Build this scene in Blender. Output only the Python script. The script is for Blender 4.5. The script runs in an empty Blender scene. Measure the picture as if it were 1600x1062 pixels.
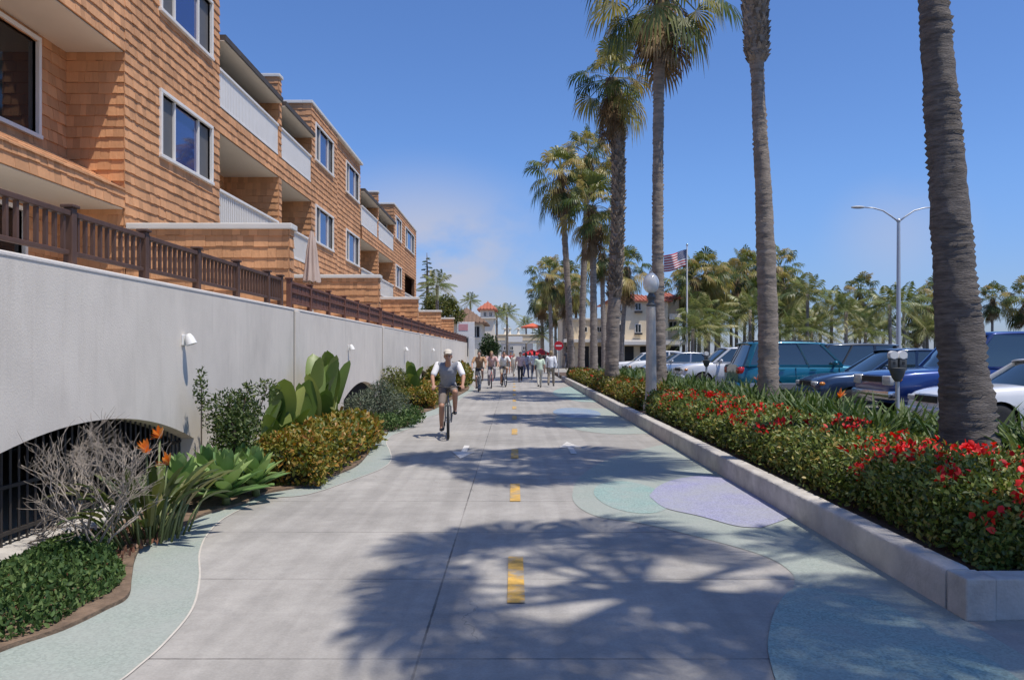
import bpy, bmesh, math, random
import numpy as np
from mathutils import Vector, Matrix, Euler, noise
from mathutils.geometry import tessellate_polygon
R = math.radians
S = bpy.context.scene
C = S.collection
rnd = random.Random(11)
rng = np.random.default_rng(7)

# ---------------------------------------------------------------- camera, light, exposure
F_PX, VX, HY, EYE = 1250.0, 803.0, 550.0, 1.7
cam_d = bpy.data.cameras.new('camera'); cam = bpy.data.objects.new('camera', cam_d); C.objects.link(cam)
cam.location = (0, 0, EYE); cam.rotation_euler = (R(90), 0, 0)
cam_d.sensor_width = 36; cam_d.lens = 36 * F_PX / 1600
cam_d.shift_x = -3 / 1600; cam_d.shift_y = 19 / 1600
cam_d.clip_start = 0.05; cam_d.clip_end = 3000
S.camera = cam

SUN_DIR = Vector((0.315, -0.215, 1.0)).normalized()
sun_d = bpy.data.lights.new('sun', 'SUN'); sun = bpy.data.objects.new('sun', sun_d); C.objects.link(sun)
sun_d.energy = 4.5; sun_d.angle = R(0.55); sun_d.color = (1.0, 0.935, 0.84)
sun.rotation_euler = SUN_DIR.to_track_quat('Z', 'Y').to_euler(); sun.location = (20, -10, 60)

S.view_settings.view_transform = 'Standard'; S.view_settings.look = 'None'
S.view_settings.exposure = 0.0; S.view_settings.gamma = 1.0; S.view_settings.use_curve_mapping = False

W = bpy.data.worlds.new('World'); S.world = W; W.use_nodes = True
def build_world():
    nt = W.node_tree; nt.nodes.clear(); N = nt.nodes.new; L = nt.links.new
    out = N('ShaderNodeOutputWorld'); bg = N('ShaderNodeBackground'); bg.inputs['Strength'].default_value = 0.108
    sky = N('ShaderNodeTexSky'); sky.sky_type = 'NISHITA'; sky.sun_disc = False
    sky.sun_elevation = math.asin(SUN_DIR.z); sky.sun_rotation = math.atan2(SUN_DIR.x, SUN_DIR.y)
    sky.air_density = 1.0; sky.dust_density = 0.35; sky.ozone_density = 3.0; sky.altitude = 0
    tc = N('ShaderNodeTexCoord')
    # thin cloud veil low over the end of the path
    mp = N('ShaderNodeMapping'); mp.inputs['Scale'].default_value = (1.0, 1.0, 1.7); L(tc.outputs['Generated'], mp.inputs[0])
    nz = N('ShaderNodeTexNoise'); nz.inputs['Scale'].default_value = 5.5; nz.inputs['Detail'].default_value = 7; nz.inputs['Roughness'].default_value = 0.55
    L(mp.outputs[0], nz.inputs['Vector'])
    def blob(center, r0, r1, zs):
        sub = N('ShaderNodeVectorMath'); sub.operation = 'SUBTRACT'; L(tc.outputs['Generated'], sub.inputs[0]); sub.inputs[1].default_value = center
        sc = N('ShaderNodeVectorMath'); sc.operation = 'MULTIPLY'; L(sub.outputs[0], sc.inputs[0]); sc.inputs[1].default_value = (1, 1, zs)
        ln = N('ShaderNodeVectorMath'); ln.operation = 'LENGTH'; L(sc.outputs[0], ln.inputs[0])
        mr = N('ShaderNodeMapRange'); mr.interpolation_type = 'SMOOTHSTEP'
        mr.inputs['From Min'].default_value = r1; mr.inputs['From Max'].default_value = r0
        L(ln.outputs['Value'], mr.inputs['Value']); return mr.outputs[0]
    b1 = blob((-0.11, 0.985, 0.105), 0.02, 0.22, 1.45); b2 = blob((0.42, 0.88, 0.13), 0.0, 0.10, 1.2)
    mx = N('ShaderNodeMath'); mx.operation = 'MAXIMUM'; L(b1, mx.inputs[0])
    h2 = N('ShaderNodeMath'); h2.operation = 'MULTIPLY'; L(b2, h2.inputs[0]); h2.inputs[1].default_value = 0.45; L(h2.outputs[0], mx.inputs[1])
    r2 = N('ShaderNodeMapRange'); r2.interpolation_type = 'SMOOTHSTEP'
    r2.inputs['From Min'].default_value = 0.26; r2.inputs['From Max'].default_value = 0.50; L(nz.outputs['Fac'], r2.inputs['Value'])
    mm = N('ShaderNodeMath'); mm.operation = 'MULTIPLY'; L(mx.outputs[0], mm.inputs[0]); L(r2.outputs[0], mm.inputs[1])
    m3 = N('ShaderNodeMath'); m3.operation = 'MULTIPLY'; L(mm.outputs[0], m3.inputs[0]); m3.inputs[1].default_value = 0.9
    mix = N('ShaderNodeMixRGB'); L(m3.outputs[0], mix.inputs[0]); tint = N('ShaderNodeMixRGB'); tint.blend_type = 'MULTIPLY'; tint.inputs[0].default_value = 1; tint.inputs[2].default_value = (0.77, 1.0, 1.40, 1); L(sky.outputs[0], tint.inputs[1]); sx = N('ShaderNodeSeparateXYZ'); L(tc.outputs['Generated'], sx.inputs[0]); hz = N('ShaderNodeMapRange'); hz.interpolation_type = 'SMOOTHSTEP'; hz.inputs['From Min'].default_value = 0.22; hz.inputs['From Max'].default_value = -0.02; L(sx.outputs['Z'], hz.inputs['Value'])
    t2 = N('ShaderNodeMixRGB'); t2.blend_type = 'MULTIPLY'; L(hz.outputs[0], t2.inputs[0]); L(tint.outputs[0], t2.inputs[1]); t2.inputs[2].default_value = (0.80, 0.72, 0.80, 1); L(t2.outputs[0], mix.inputs[1]); mix.inputs[2].default_value = (5.0, 5.1, 6.0, 1)
    L(mix.outputs[0], bg.inputs['Color']); L(bg.outputs[0], out.inputs['Surface'])
build_world()

# ---------------------------------------------------------------- helpers
def gp(x, y, h=0.0):
    """ground point (at height h) that the photograph shows at x, y"""
    d = F_PX * (EYE - h) / (y - HY); return ((x - VX) * d / F_PX, d)
def at(x, y, d):
    return ((x - VX) * d / F_PX, d, EYE + (HY - y) * d / F_PX)

def tag(o, label=None, cat=None, group=None, kind=None):
    if label: o['label'] = label
    if cat: o['category'] = cat
    if group: o['group'] = group
    if kind: o['kind'] = kind
    return o
def empty(name, loc=(0, 0, 0), rz=0.0, label=None, cat=None, group=None):
    o = bpy.data.objects.new(name, None); C.objects.link(o); o.location = loc; o.rotation_euler = (0, 0, rz)
    o.empty_display_size = 0.2
    return tag(o, label, cat, group)
def dup(o, loc=None, rz=None, label=None, parent=None, scale=None, group=None):
    c = o.copy(); C.objects.link(c)
    if parent: c.parent = parent
    if loc is not None: c.location = loc
    if rz is not None: c.rotation_euler = (0, 0, rz)
    if scale is not None: c.scale = (scale,) * 3 if not hasattr(scale, '__len__') else scale
    if label: c['label'] = label
    if group: c['group'] = group
    for ch in list(o.children): dup(ch, parent=c)
    return c

class MB:
    def __init__(s): s.v = []; s.f = []; s.m = []; s.cur = 0
    def add(s, vs, fs):
        b = len(s.v); s.v.extend([tuple(v) for v in vs]); s.f.extend([tuple(i + b for i in f) for f in fs]); s.m.extend([s.cur] * len(fs)); return s
    def box(s, x0, x1, y0, y1, z0, z1):
        if x0 > x1: x0, x1 = x1, x0
        if y0 > y1: y0, y1 = y1, y0
        if z0 > z1: z0, z1 = z1, z0
        return s.add([(x0, y0, z0), (x1, y0, z0), (x1, y1, z0), (x0, y1, z0), (x0, y0, z1), (x1, y0, z1), (x1, y1, z1), (x0, y1, z1)],
                     [(0, 3, 2, 1), (4, 5, 6, 7), (0, 1, 5, 4), (1, 2, 6, 5), (2, 3, 7, 6), (3, 0, 4, 7)])
    def bbox(s, x0, x1, y0, y1, z0, z1, b=0.01):
        """box with chamfered edges"""
        x0, x1 = sorted((x0, x1)); y0, y1 = sorted((y0, y1)); z0, z1 = sorted((z0, z1))
        bm = bmesh.new(); bmesh.ops.create_cube(bm, size=1)
        for v in bm.verts: v.co = Vector(((x0 + x1) / 2 + v.co.x * (x1 - x0), (y0 + y1) / 2 + v.co.y * (y1 - y0), (z0 + z1) / 2 + v.co.z * (z1 - z0)))
        bmesh.ops.bevel(bm, geom=bm.edges[:], offset=b, segments=2, affect='EDGES', profile=0.5)
        bm.verts.index_update(); s.add([v.co for v in bm.verts], [[v.index for v in f.verts] for f in bm.faces]); bm.free(); return s
    def bar(s, p, q, w, h=None, up=(0, 0, 1)):
        p = Vector(p); q = Vector(q); d = (q - p).normalized(); u = Vector(up)
        if abs(d.dot(u)) > 0.98: u = Vector((1, 0, 0))
        a = d.cross(u).normalized() * w / 2; b = a.cross(d).normalized() * (h or w) / 2
        return s.add([p - a - b, p + a - b, p + a + b, p - a + b, q - a - b, q + a - b, q + a + b, q - a + b],
                     [(0, 3, 2, 1), (4, 5, 6, 7), (0, 1, 5, 4), (1, 2, 6, 5), (2, 3, 7, 6), (3, 0, 4, 7)])
    def tube(s, pts, radii, seg=8, caps=True):
        pts = [Vector(p) for p in pts]; n = len(pts)
        if not hasattr(radii, '__len__'): radii = [radii] * n
        vs = []; fs = []; prev = None
        for i in range(n):
            d = (pts[min(i + 1, n - 1)] - pts[max(i - 1, 0)])
            d = d.normalized() if d.length > 1e-9 else Vector((0, 0, 1))
            if prev is None:
                a = d.cross(Vector((0, 0, 1)) if abs(d.z) < 0.9 else Vector((1, 0, 0))).normalized()
            else:
                a = (prev - d * prev.dot(d)); a = a.normalized() if a.length > 1e-6 else d.orthogonal().normalized()
            prev = a; b = d.cross(a)
            for k in range(seg):
                t = 2 * math.pi * k / seg; vs.append(pts[i] + (a * math.cos(t) + b * math.sin(t)) * radii[i])
        for i in range(n - 1):
            for k in range(seg):
                k2 = (k + 1) % seg; fs.append((i * seg + k, i * seg + k2, (i + 1) * seg + k2, (i + 1) * seg + k))
        if caps:
            fs.append(tuple(range(seg - 1, -1, -1))); fs.append(tuple((n - 1) * seg + k for k in range(seg)))
        return s.add(vs, fs)
    def lathe(s, prof, c=(0, 0, 0), seg=20, axis='Z'):
        vs = []; fs = []; n = len(prof)
        for r, z in prof:
            for k in range(seg):
                t = 2 * math.pi * k / seg; x, y = r * math.cos(t), r * math.sin(t)
                p = (x, y, z) if axis == 'Z' else ((z, x, y) if axis == 'X' else (y, z, x))
                vs.append((c[0] + p[0], c[1] + p[1], c[2] + p[2]))
        for i in range(n - 1):
            for k in range(seg):
                k2 = (k + 1) % seg; fs.append((i * seg + k, i * seg + k2, (i + 1) * seg + k2, (i + 1) * seg + k))
        if prof[0][0] > 1e-5: fs.append(tuple(range(seg - 1, -1, -1)))
        if prof[-1][0] > 1e-5: fs.append(tuple((n - 1) * seg + k for k in range(seg)))
        return s.add(vs, fs)
    def ell(s, c, r, seg=14, rings=9, rot=None):
        vs = []; fs = []; M = rot or Matrix.Identity(3)
        for i in range(rings + 1):
            ph = math.pi * i / rings
            for k in range(seg):
                t = 2 * math.pi * k / seg
                p = M @ Vector((r[0] * math.sin(ph) * math.cos(t), r[1] * math.sin(ph) * math.sin(t), r[2] * math.cos(ph))); vs.append(p + Vector(c))
        for i in range(rings):
            for k in range(seg):
                k2 = (k + 1) % seg; fs.append((i * seg + k, (i + 1) * seg + k, (i + 1) * seg + k2, i * seg + k2))
        return s.add(vs, fs)
    def cap(s, p, r0, q, r1, seg=12):
        """tapered capsule"""
        p = Vector(p); q = Vector(q); d = q - p
        if d.length < 1e-5: return s.ell(p, (r0,) * 3)
        d.normalize(); pts = []; rr = []
        for a in (85, 60, 30): pts.append(p - d * r0 * math.sin(R(a))); rr.append(r0 * math.cos(R(a)))
        pts.append(p); rr.append(r0); pts.append(q); rr.append(r1)
        for a in (30, 60, 85): pts.append(q + d * r1 * math.sin(R(a))); rr.append(r1 * math.cos(R(a)))
        return s.tube(pts, rr, seg)
    def prism(s, poly, z0, z1):
        """polygon in xy, extruded"""
        n = len(poly); area = sum(poly[i][0] * poly[(i + 1) % n][1] - poly[(i + 1) % n][0] * poly[i][1] for i in range(n))
        if area < 0: poly = poly[::-1]
        tri = tessellate_polygon([[Vector((p[0], p[1], 0)) for p in poly]])
        vs = [(p[0], p[1], z1) for p in poly]; fs = []
        for t in tri:
            a, b, c = (Vector((*poly[i], 0)) for i in t)
            fs.append(t if (b - a).cross(c - a).z > 0 else t[::-1])
        if z0 is not None:
            vs += [(p[0], p[1], z0) for p in poly]; fs += [(i + n, (i + 1) % n + n, (i + 1) % n, i) for i in range(n)]
        return s.add(vs, fs)
    def mesh(s, name, mats, smooth=False, off=(0, 0, 0), angle=None):
        me = bpy.data.meshes.new(name)
        v = np.array(s.v, dtype=np.float64).reshape(-1, 3) - np.array(off)
        me.from_pydata(v.tolist(), [], s.f)
        if not isinstance(mats, (list, tuple)): mats = [mats]
        for m in mats: me.materials.append(m)
        if len(mats) > 1: me.polygons.foreach_set('material_index', s.m)
        if smooth:
            me.polygons.foreach_set('use_smooth', [True] * len(me.polygons))
            if angle: me.set_sharp_from_angle(angle=R(angle))
        me.update(); return me
    def build(s, name, mats, parent=None, smooth=False, world=False, angle=None, loc=None):
        off = (0, 0, 0)
        if world and parent is not None: off = tuple(parent.location)
        if loc is not None: off = loc
        o = bpy.data.objects.new(name, s.mesh(name, mats, smooth, off, angle)); C.objects.link(o)
        if parent is not None: o.parent = parent
        if loc is not None: o.location = loc
        return o

def np_obj(name, V, faces, mat, parent=None, smooth=False):
    me = bpy.data.meshes.new(name); V = np.asarray(V, np.float32); faces = np.asarray(faces, np.int32); k = faces.shape[1]
    me.vertices.add(len(V)); me.vertices.foreach_set('co', V.ravel())
    me.loops.add(faces.size); me.loops.foreach_set('vertex_index', faces.ravel())
    me.polygons.add(len(faces)); me.polygons.foreach_set('loop_start', np.arange(0, faces.size, k, dtype=np.int32))
    if smooth: me.polygons.foreach_set('use_smooth', np.ones(len(faces), bool))
    me.materials.append(mat); me.update(calc_edges=True); me.validate()
    o = bpy.data.objects.new(name, me); C.objects.link(o)
    if parent is not None: o.parent = parent
    return o
def unit(a): return a / np.maximum(np.linalg.norm(a, axis=-1, keepdims=True), 1e-9)
def leaf_geo(P, D, N, Ls, Ws, fold=0.12):
    """leaf blades: base P, direction D, rough normal N, length and width"""
    D = unit(D); Sd = unit(np.cross(D, N)); Nn = np.cross(Sd, D); Ls = Ls[:, None]; Ws = Ws[:, None]
    V = np.stack([P, P + D * Ls * .3 + Sd * Ws * .42 + Nn * Ws * fold, P + D * Ls * .65 + Sd * Ws * .40 + Nn * Ws * fold,
                  P + D * Ls - Nn * Ls * .05, P + D * Ls * .65 - Sd * Ws * .40 + Nn * Ws * fold, P + D * Ls * .3 - Sd * Ws * .42 + Nn * Ws * fold], 1)
    n = len(P); b = (np.arange(n) * 6)[:, None]
    Fq = np.concatenate([b + np.array([[0, 1, 2, 3]]), b + np.array([[0, 3, 4, 5]])], 1).reshape(-1, 4)
    return V.reshape(-1, 3), Fq
def leaf_obj(name, P, Nrm, size, width, mat, parent=None, tilt=0.9, up=0.25, var=0.35):
    n = len(P); rd = rng.normal(size=(n, 3)); D = unit(Nrm * 0.6 + rd * tilt * 0.7 + np.array([0, 0, up]))
    N2 = unit(Nrm + rng.normal(size=(n, 3)) * 0.55 + np.array([0, 0, .3]))
    Ls = size * (1 + var * rng.uniform(-1, 1, n)); Ws = width * (1 + var * rng.uniform(-1, 1, n))
    V, Fq = leaf_geo(P - D * Ls[:, None] * .4, D, N2, Ls, Ws)
    return np_obj(name, V, Fq, mat, parent)

def blob(name, mb, voxel, mat, parent=None, smooth_it=6):
    """one continuous skin over the shapes collected in mb"""
    ob = bpy.data.objects.new('tmp', mb.mesh('tmp', [mat])); C.objects.link(ob)
    m = ob.modifiers.new('r', 'REMESH'); m.mode = 'VOXEL'; m.voxel_size = voxel
    if smooth_it:
        s = ob.modifiers.new('s', 'SMOOTH'); s.factor = 0.5; s.iterations = smooth_it
    dg = bpy.context.evaluated_depsgraph_get(); dg.update()
    me = bpy.data.meshes.new_from_object(ob.evaluated_get(dg)); bpy.data.objects.remove(ob)
    me.name = name; me.materials.clear(); me.materials.append(mat)
    me.polygons.foreach_set('use_smooth', [True] * len(me.polygons))
    o = bpy.data.objects.new(name, me); C.objects.link(o)
    if parent is not None: o.parent = parent
    return o

# ---------------------------------------------------------------- materials
def nodes(name):
    m = bpy.data.materials.new(name); m.use_nodes = True; nt = m.node_tree
    return m, nt, nt.nodes['Principled BSDF'], nt.nodes['Material Output']
def hexmix(a, k): return (min(1, a[0] * k), min(1, a[1] * k), min(1, a[2] * k), 1)
def mat(name, col, rough=0.6, var=0.12, vscale=3.0, bump=0.0, bscale=40.0, metal=0.0, spec=0.5, island=0.0, stretch=(1, 1, 1), coat=0.0, dirt=None, dirt_amt=0.4, dirt_scale=0.8, detail=5, streak=0.0):
    m, nt, p, o = nodes(name); N = nt.nodes.new; L = nt.links.new
    p.inputs['Roughness'].default_value = rough; p.inputs['Metallic'].default_value = metal; p.inputs['Specular IOR Level'].default_value = spec
    if coat: p.inputs['Coat Weight'].default_value = coat; p.inputs['Coat Roughness'].default_value = 0.04
    g = N('ShaderNodeNewGeometry'); mp = N('ShaderNodeMapping'); mp.inputs['Scale'].default_value = stretch; L(g.outputs['Position'], mp.inputs[0])
    nz = N('ShaderNodeTexNoise'); nz.inputs['Scale'].default_value = vscale; nz.inputs['Detail'].default_value = detail; nz.inputs['Roughness'].default_value = 0.62; L(mp.outputs[0], nz.inputs['Vector'])
    mx = N('ShaderNodeMixRGB'); mx.inputs[1].default_value = hexmix(col, 1 - var); mx.inputs[2].default_value = hexmix(col, 1 + var)
    rr = N('ShaderNodeMapRange'); rr.inputs['From Min'].default_value = .3; rr.inputs['From Max'].default_value = .7; L(nz.outputs['Fac'], rr.inputs['Value']); L(rr.outputs[0], mx.inputs[0])
    c = mx.outputs[0]
    if streak:
        m5 = N('ShaderNodeMapping'); m5.inputs['Scale'].default_value = (1, 2.2, .22); L(g.outputs['Position'], m5.inputs[0]); n5 = N('ShaderNodeTexNoise'); n5.inputs['Scale'].default_value = 3.0; n5.inputs['Detail'].default_value = 8; n5.inputs['Roughness'].default_value = .72; L(m5.outputs[0], n5.inputs['Vector'])
        r5 = N('ShaderNodeMapRange'); r5.inputs['From Min'].default_value = .52; r5.inputs['From Max'].default_value = .78; r5.inputs['To Max'].default_value = streak; L(n5.outputs['Fac'], r5.inputs['Value'])
        x5 = N('ShaderNodeMixRGB'); L(r5.outputs[0], x5.inputs[0]); L(c, x5.inputs[1]); x5.inputs[2].default_value = (col[0] * .5, col[1] * .47, col[2] * .43, 1); c = x5.outputs[0]
    if dirt:
        n2 = N('ShaderNodeTexNoise'); n2.inputs['Scale'].default_value = dirt_scale; n2.inputs['Detail'].default_value = 8; n2.inputs['Roughness'].default_value = .7; L(mp.outputs[0], n2.inputs['Vector'])
        r3 = N('ShaderNodeMapRange'); r3.inputs['From Min'].default_value = .48; r3.inputs['From Max'].default_value = .72; r3.inputs['To Max'].default_value = dirt_amt; L(n2.outputs['Fac'], r3.inputs['Value'])
        m2 = N('ShaderNodeMixRGB'); L(r3.outputs[0], m2.inputs[0]); L(c, m2.inputs[1]); m2.inputs[2].default_value = (*dirt, 1); c = m2.outputs[0]
    if island:
        hs = N('ShaderNodeHueSaturation'); r2 = N('ShaderNodeMapRange'); r2.inputs['To Min'].default_value = 1 - island; r2.inputs['To Max'].default_value = 1 + island
        L(g.outputs['Random Per Island'], r2.inputs['Value']); L(r2.outputs[0], hs.inputs['Value']); L(c, hs.inputs['Color']); c = hs.outputs[0]
    L(c, p.inputs['Base Color'])
    if bump:
        bn = N('ShaderNodeTexNoise'); bn.inputs['Scale'].default_value = bscale; bn.inputs['Detail'].default_value = 6; L(mp.outputs[0], bn.inputs['Vector'])
        b = N('ShaderNodeBump'); b.inputs['Strength'].default_value = bump; b.inputs['Distance'].default_value = 0.02; L(bn.outputs['Fac'], b.inputs['Height']); L(b.outputs[0], p.inputs['Normal'])
    return m
def leaf_mat(name, cols, rough=0.45, trans=0.25, spec=0.35, vscale=1.2):
    """cols: list of (position, colour) over a per-leaf random value"""
    m, nt, p, o = nodes(name); N = nt.nodes.new; L = nt.links.new
    g = N('ShaderNodeNewGeometry'); cr = N('ShaderNodeValToRGB'); el = cr.color_ramp.elements
    while len(el) < len(cols): el.new(0.5)
    for e, (q, c) in zip(el, cols): e.position = q; e.color = (*c, 1)
    nz = N('ShaderNodeTexNoise'); nz.inputs['Scale'].default_value = vscale; nz.inputs['Detail'].default_value = 3; L(g.outputs['Position'], nz.inputs['Vector'])
    a = N('ShaderNodeMath'); a.operation = 'MULTIPLY_ADD'; L(nz.outputs['Fac'], a.inputs[0]); a.inputs[1].default_value = 0.9; a.inputs[2].default_value = -0.45
    b = N('ShaderNodeMath'); b.operation = 'ADD'; b.use_clamp = True; L(a.outputs[0], b.inputs[0]); L(g.outputs['Random Per Island'], b.inputs[1]); L(b.outputs[0], cr.inputs[0])
    L(cr.outputs[0], p.inputs['Base Color']); p.inputs['Roughness'].default_value = rough; p.inputs['Specular IOR Level'].default_value = spec
    t = N('ShaderNodeBsdfTranslucent'); hs = N('ShaderNodeHueSaturation'); hs.inputs['Value'].default_value = 1.5; hs.inputs['Saturation'].default_value = 1.1; L(cr.outputs[0], hs.inputs['Color']); L(hs.outputs[0], t.inputs['Color'])
    mx = N('ShaderNodeMixShader'); mx.inputs[0].default_value = trans; L(p.outputs[0], mx.inputs[1]); L(t.outputs[0], mx.inputs[2]); L(mx.outputs[0], o.inputs['Surface'])
    return m

M = {}
def concrete_path():
    m, nt, p, o = nodes('path_concrete'); N = nt.nodes.new; L = nt.links.new
    g = N('ShaderNodeNewGeometry'); sp = N('ShaderNodeSeparateXYZ'); L(g.outputs['Position'], sp.inputs[0])
    def noise_(s, d=6, r=.6):
        n = N('ShaderNodeTexNoise'); n.inputs['Scale'].default_value = s; n.inputs['Detail'].default_value = d; n.inputs['Roughness'].default_value = r; L(g.outputs['Position'], n.inputs['Vector']); return n.outputs['Fac']
    def math_(op, a, b=None, c=None):
        n = N('ShaderNodeMath'); n.operation = op
        for i, v in enumerate((a, b, c)):
            if v is None: continue
            if isinstance(v, (int, float)): n.inputs[i].default_value = v
            else: L(v, n.inputs[i])
        return n.outputs[0]
    def mapr(v, a, b, c, d):
        n = N('ShaderNodeMapRange'); n.interpolation_type = 'SMOOTHSTEP'
        for k, q in zip(('From Min', 'From Max', 'To Min', 'To Max'), (a, b, c, d)): n.inputs[k].default_value = q
        L(v, n.inputs['Value']); return n.outputs[0]
    # saw-cut joints: across every 1.56 m and one along the path
    yy = math_('MULTIPLY', math_('ADD', sp.outputs['Y'], 1.56 * 100 - 5.99 + 0.78), 1 / 1.56); fr = math_('FRACT', yy)
    dj = math_('MULTIPLY', math_('ABSOLUTE', math_('SUBTRACT', fr, 0.5)), 1.56)
    dl = math_('ABSOLUTE', math_('ADD', sp.outputs['X'], 0.53))
    wob = mapr(noise_(14, 2), .3, .7, -0.002, 0.002)
    d = math_('ADD', math_('MINIMUM', dj, dl), wob)
    joint = mapr(d, 0.004, 0.010, 1, 0)
    slab = N('ShaderNodeTexWhiteNoise'); slab.noise_dimensions = '2D'; cb = N('ShaderNodeCombineXYZ')
    L(math_('FLOOR', math_('ADD', yy, 0.0)), cb.inputs[0]); L(math_('GREATER_THAN', sp.outputs['X'], -0.53), cb.inputs[1]); L(cb.outputs[0], slab.inputs['Vector'])
    big = mapr(noise_(0.55, 8, .7), .3, .7, .80, 1.09); fine = mapr(noise_(60, 4, .7), .3, .7, .93, 1.07); mid = mapr(noise_(5, 6, .7), .3, .7, .92, 1.05)
    ms = N('ShaderNodeMapping'); ms.inputs['Scale'].default_value = (5.5, .16, 1); L(g.outputs['Position'], ms.inputs[0]); ns = N('ShaderNodeTexNoise'); ns.inputs['Scale'].default_value = 1; ns.inputs['Detail'].default_value = 6; L(ms.outputs[0], ns.inputs['Vector']); fine = math_('MULTIPLY', fine, mapr(ns.outputs['Fac'], .35, .65, .90, 1.03))
    sl = mapr(slab.outputs['Value'], 0, 1, .955, 1.035)
    k = math_('MULTIPLY', math_('MULTIPLY', big, fine), math_('MULTIPLY', mid, sl))
    spots = mapr(noise_(3.3, 8, .75), .64, .76, 0, .55)       # oil drips, gum
    mx = N('ShaderNodeMixRGB'); mx.blend_type = 'MULTIPLY'; mx.inputs[0].default_value = 1; mx.inputs[1].default_value = (0.365, 0.345, 0.315, 1)
    cc = N('ShaderNodeCombineColor'); [L(k, cc.inputs[i]) for i in range(3)]; L(cc.outputs[0], mx.inputs[2])
    vc = N('ShaderNodeTexVoronoi'); vc.feature = 'DISTANCE_TO_EDGE'; vc.inputs['Scale'].default_value = .42; wv = N('ShaderNodeVectorMath'); wv.operation = 'ADD'; wn = N('ShaderNodeTexNoise'); wn.inputs['Scale'].default_value = 2.2; wn.inputs['Detail'].default_value = 6; L(g.outputs['Position'], wn.inputs['Vector']); L(g.outputs['Position'], wv.inputs[0]); L(wn.outputs['Color'], wv.inputs[1]); L(wv.outputs[0], vc.inputs['Vector'])
    crack = math_('MULTIPLY', mapr(vc.outputs['Distance'], .0, .0035, .55, 0), mapr(noise_(.35, 3), .50, .58, 0, 1)); joint = math_('MAXIMUM', joint, crack)
    m2 = N('ShaderNodeMixRGB'); L(math_('MAXIMUM', math_('MULTIPLY', joint, mapr(noise_(.7, 3), .38, .6, .25, .8)), spots), m2.inputs[0]); L(mx.outputs[0], m2.inputs[1]); m2.inputs[2].default_value = (.07, .065, .06, 1)
    L(m2.outputs[0], p.inputs['Base Color']); p.inputs['Roughness'].default_value = .85; p.inputs['Specular IOR Level'].default_value = .3
    b = N('ShaderNodeBump'); b.inputs['Strength'].default_value = .25; b.inputs['Distance'].default_value = .006
    L(math_('SUBTRACT', math_('MULTIPLY', noise_(110, 3), .5), joint), b.inputs['Height']); L(b.outputs[0], p.inputs['Normal'])
    return m
M['path'] = concrete_path()
def aggregate(name, col, k=0.28):
    m, nt, p, o = nodes(name); N = nt.nodes.new; L = nt.links.new
    g = N('ShaderNodeNewGeometry')
    v = N('ShaderNodeTexVoronoi'); v.inputs['Scale'].default_value = 75; L(g.outputs['Position'], v.inputs['Vector'])
    n = N('ShaderNodeTexNoise'); n.inputs['Scale'].default_value = 1.3; n.inputs['Detail'].default_value = 8; n.inputs['Roughness'].default_value = .7; L(g.outputs['Position'], n.inputs['Vector'])
    w = N('ShaderNodeTexWhiteNoise'); L(v.outputs['Color'], w.inputs['Vector'])
    a = N('ShaderNodeMixRGB'); a.inputs[1].default_value = hexmix(col, 1 - k); a.inputs[2].default_value = hexmix(col, 1 + k); L(w.outputs['Value'], a.inputs[0])
    b = N('ShaderNodeMixRGB'); b.blend_type = 'MIX'; r = N('ShaderNodeMapRange'); r.inputs['From Min'].default_value = .36; r.inputs['From Max'].default_value = .70; r.inputs['To Max'].default_value = .72; L(n.outputs['Fac'], r.inputs['Value']); L(r.outputs[0], b.inputs[0]); L(a.outputs[0], b.inputs[1]); b.inputs[2].default_value = (.34, .35, .32, 1)
    L(b.outputs[0], p.inputs['Base Color']); p.inputs['Roughness'].default_value = .85
    bu = N('ShaderNodeBump'); bu.inputs['Strength'].default_value = .3; bu.inputs['Distance'].default_value = .004; L(w.outputs['Value'], bu.inputs['Height']); L(bu.outputs[0], p.inputs['Normal'])
    return m
M['mint'] = aggregate('mint_aggregate', (.285, .325, .285), .16)
M['teal'] = aggregate('teal_aggregate', (.23, .345, .315))
M['purple'] = aggregate('purple_aggregate', (.285, .285, .42))
M['blue'] = aggregate('blue_aggregate', (.17, .25, .37))
M['asphalt'] = mat('asphalt', (.075, .073, .07), .9, .2, .6, .2, 90)
M['sand'] = mat('sand_ground', (.36, .32, .25), .95, .15, .08)
M['soil'] = mat('soil', (.17, .115, .075), .95, .35, 9, .8, 30)
M['mulch'] = mat('mulch', (.10, .065, .045), .95, .4, 14, .9, 40)
M['kerb'] = mat('kerb_concrete', (.50, .47, .43), .9, .16, 4, .35, 45, dirt=(.17, .155, .14), dirt_amt=.55, dirt_scale=1.6)
M['stucco'] = mat('stucco', (.72, .655, .565), .92, .05, 2.2, .16, 90, stretch=(1, 1, .6), dirt=(.40, .36, .31), dirt_amt=.35, dirt_scale=.75, streak=.26)
M['stucco_cap'] = mat('wall_cap', (.76, .70, .63), .9, .06, 2, .2, 60)
M['shingle'] = mat('cedar_shingle', (.60, .305, .145), .85, .16, 1.6, .5, 30, island=.17, stretch=(1, 1, .25), dirt=(.30, .16, .085), dirt_amt=.3, dirt_scale=.5)
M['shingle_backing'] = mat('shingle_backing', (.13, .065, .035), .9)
M['white_paint'] = mat('white_paint', (.80, .765, .71), .5, .04, 1.5)
M['cream_trim'] = mat('cream_trim', (.72, .69, .63), .6, .06, 1.5, .1, 40)
M['soffit'] = mat('soffit_paint', (.66, .60, .51), .7, .04, 1)
M['roof_edge'] = mat('roof_edge', (.07, .06, .055), .8, .2)
M['fence_brown'] = mat('fence_brown', (.105, .054, .036), .6, .2, 6, .15, 50, stretch=(1, 1, .3))
M['fence_red'] = mat('fence_redwood', (.16, .065, .042), .7, .22, 5, .2, 50, stretch=(1, 1, .3))
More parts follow.
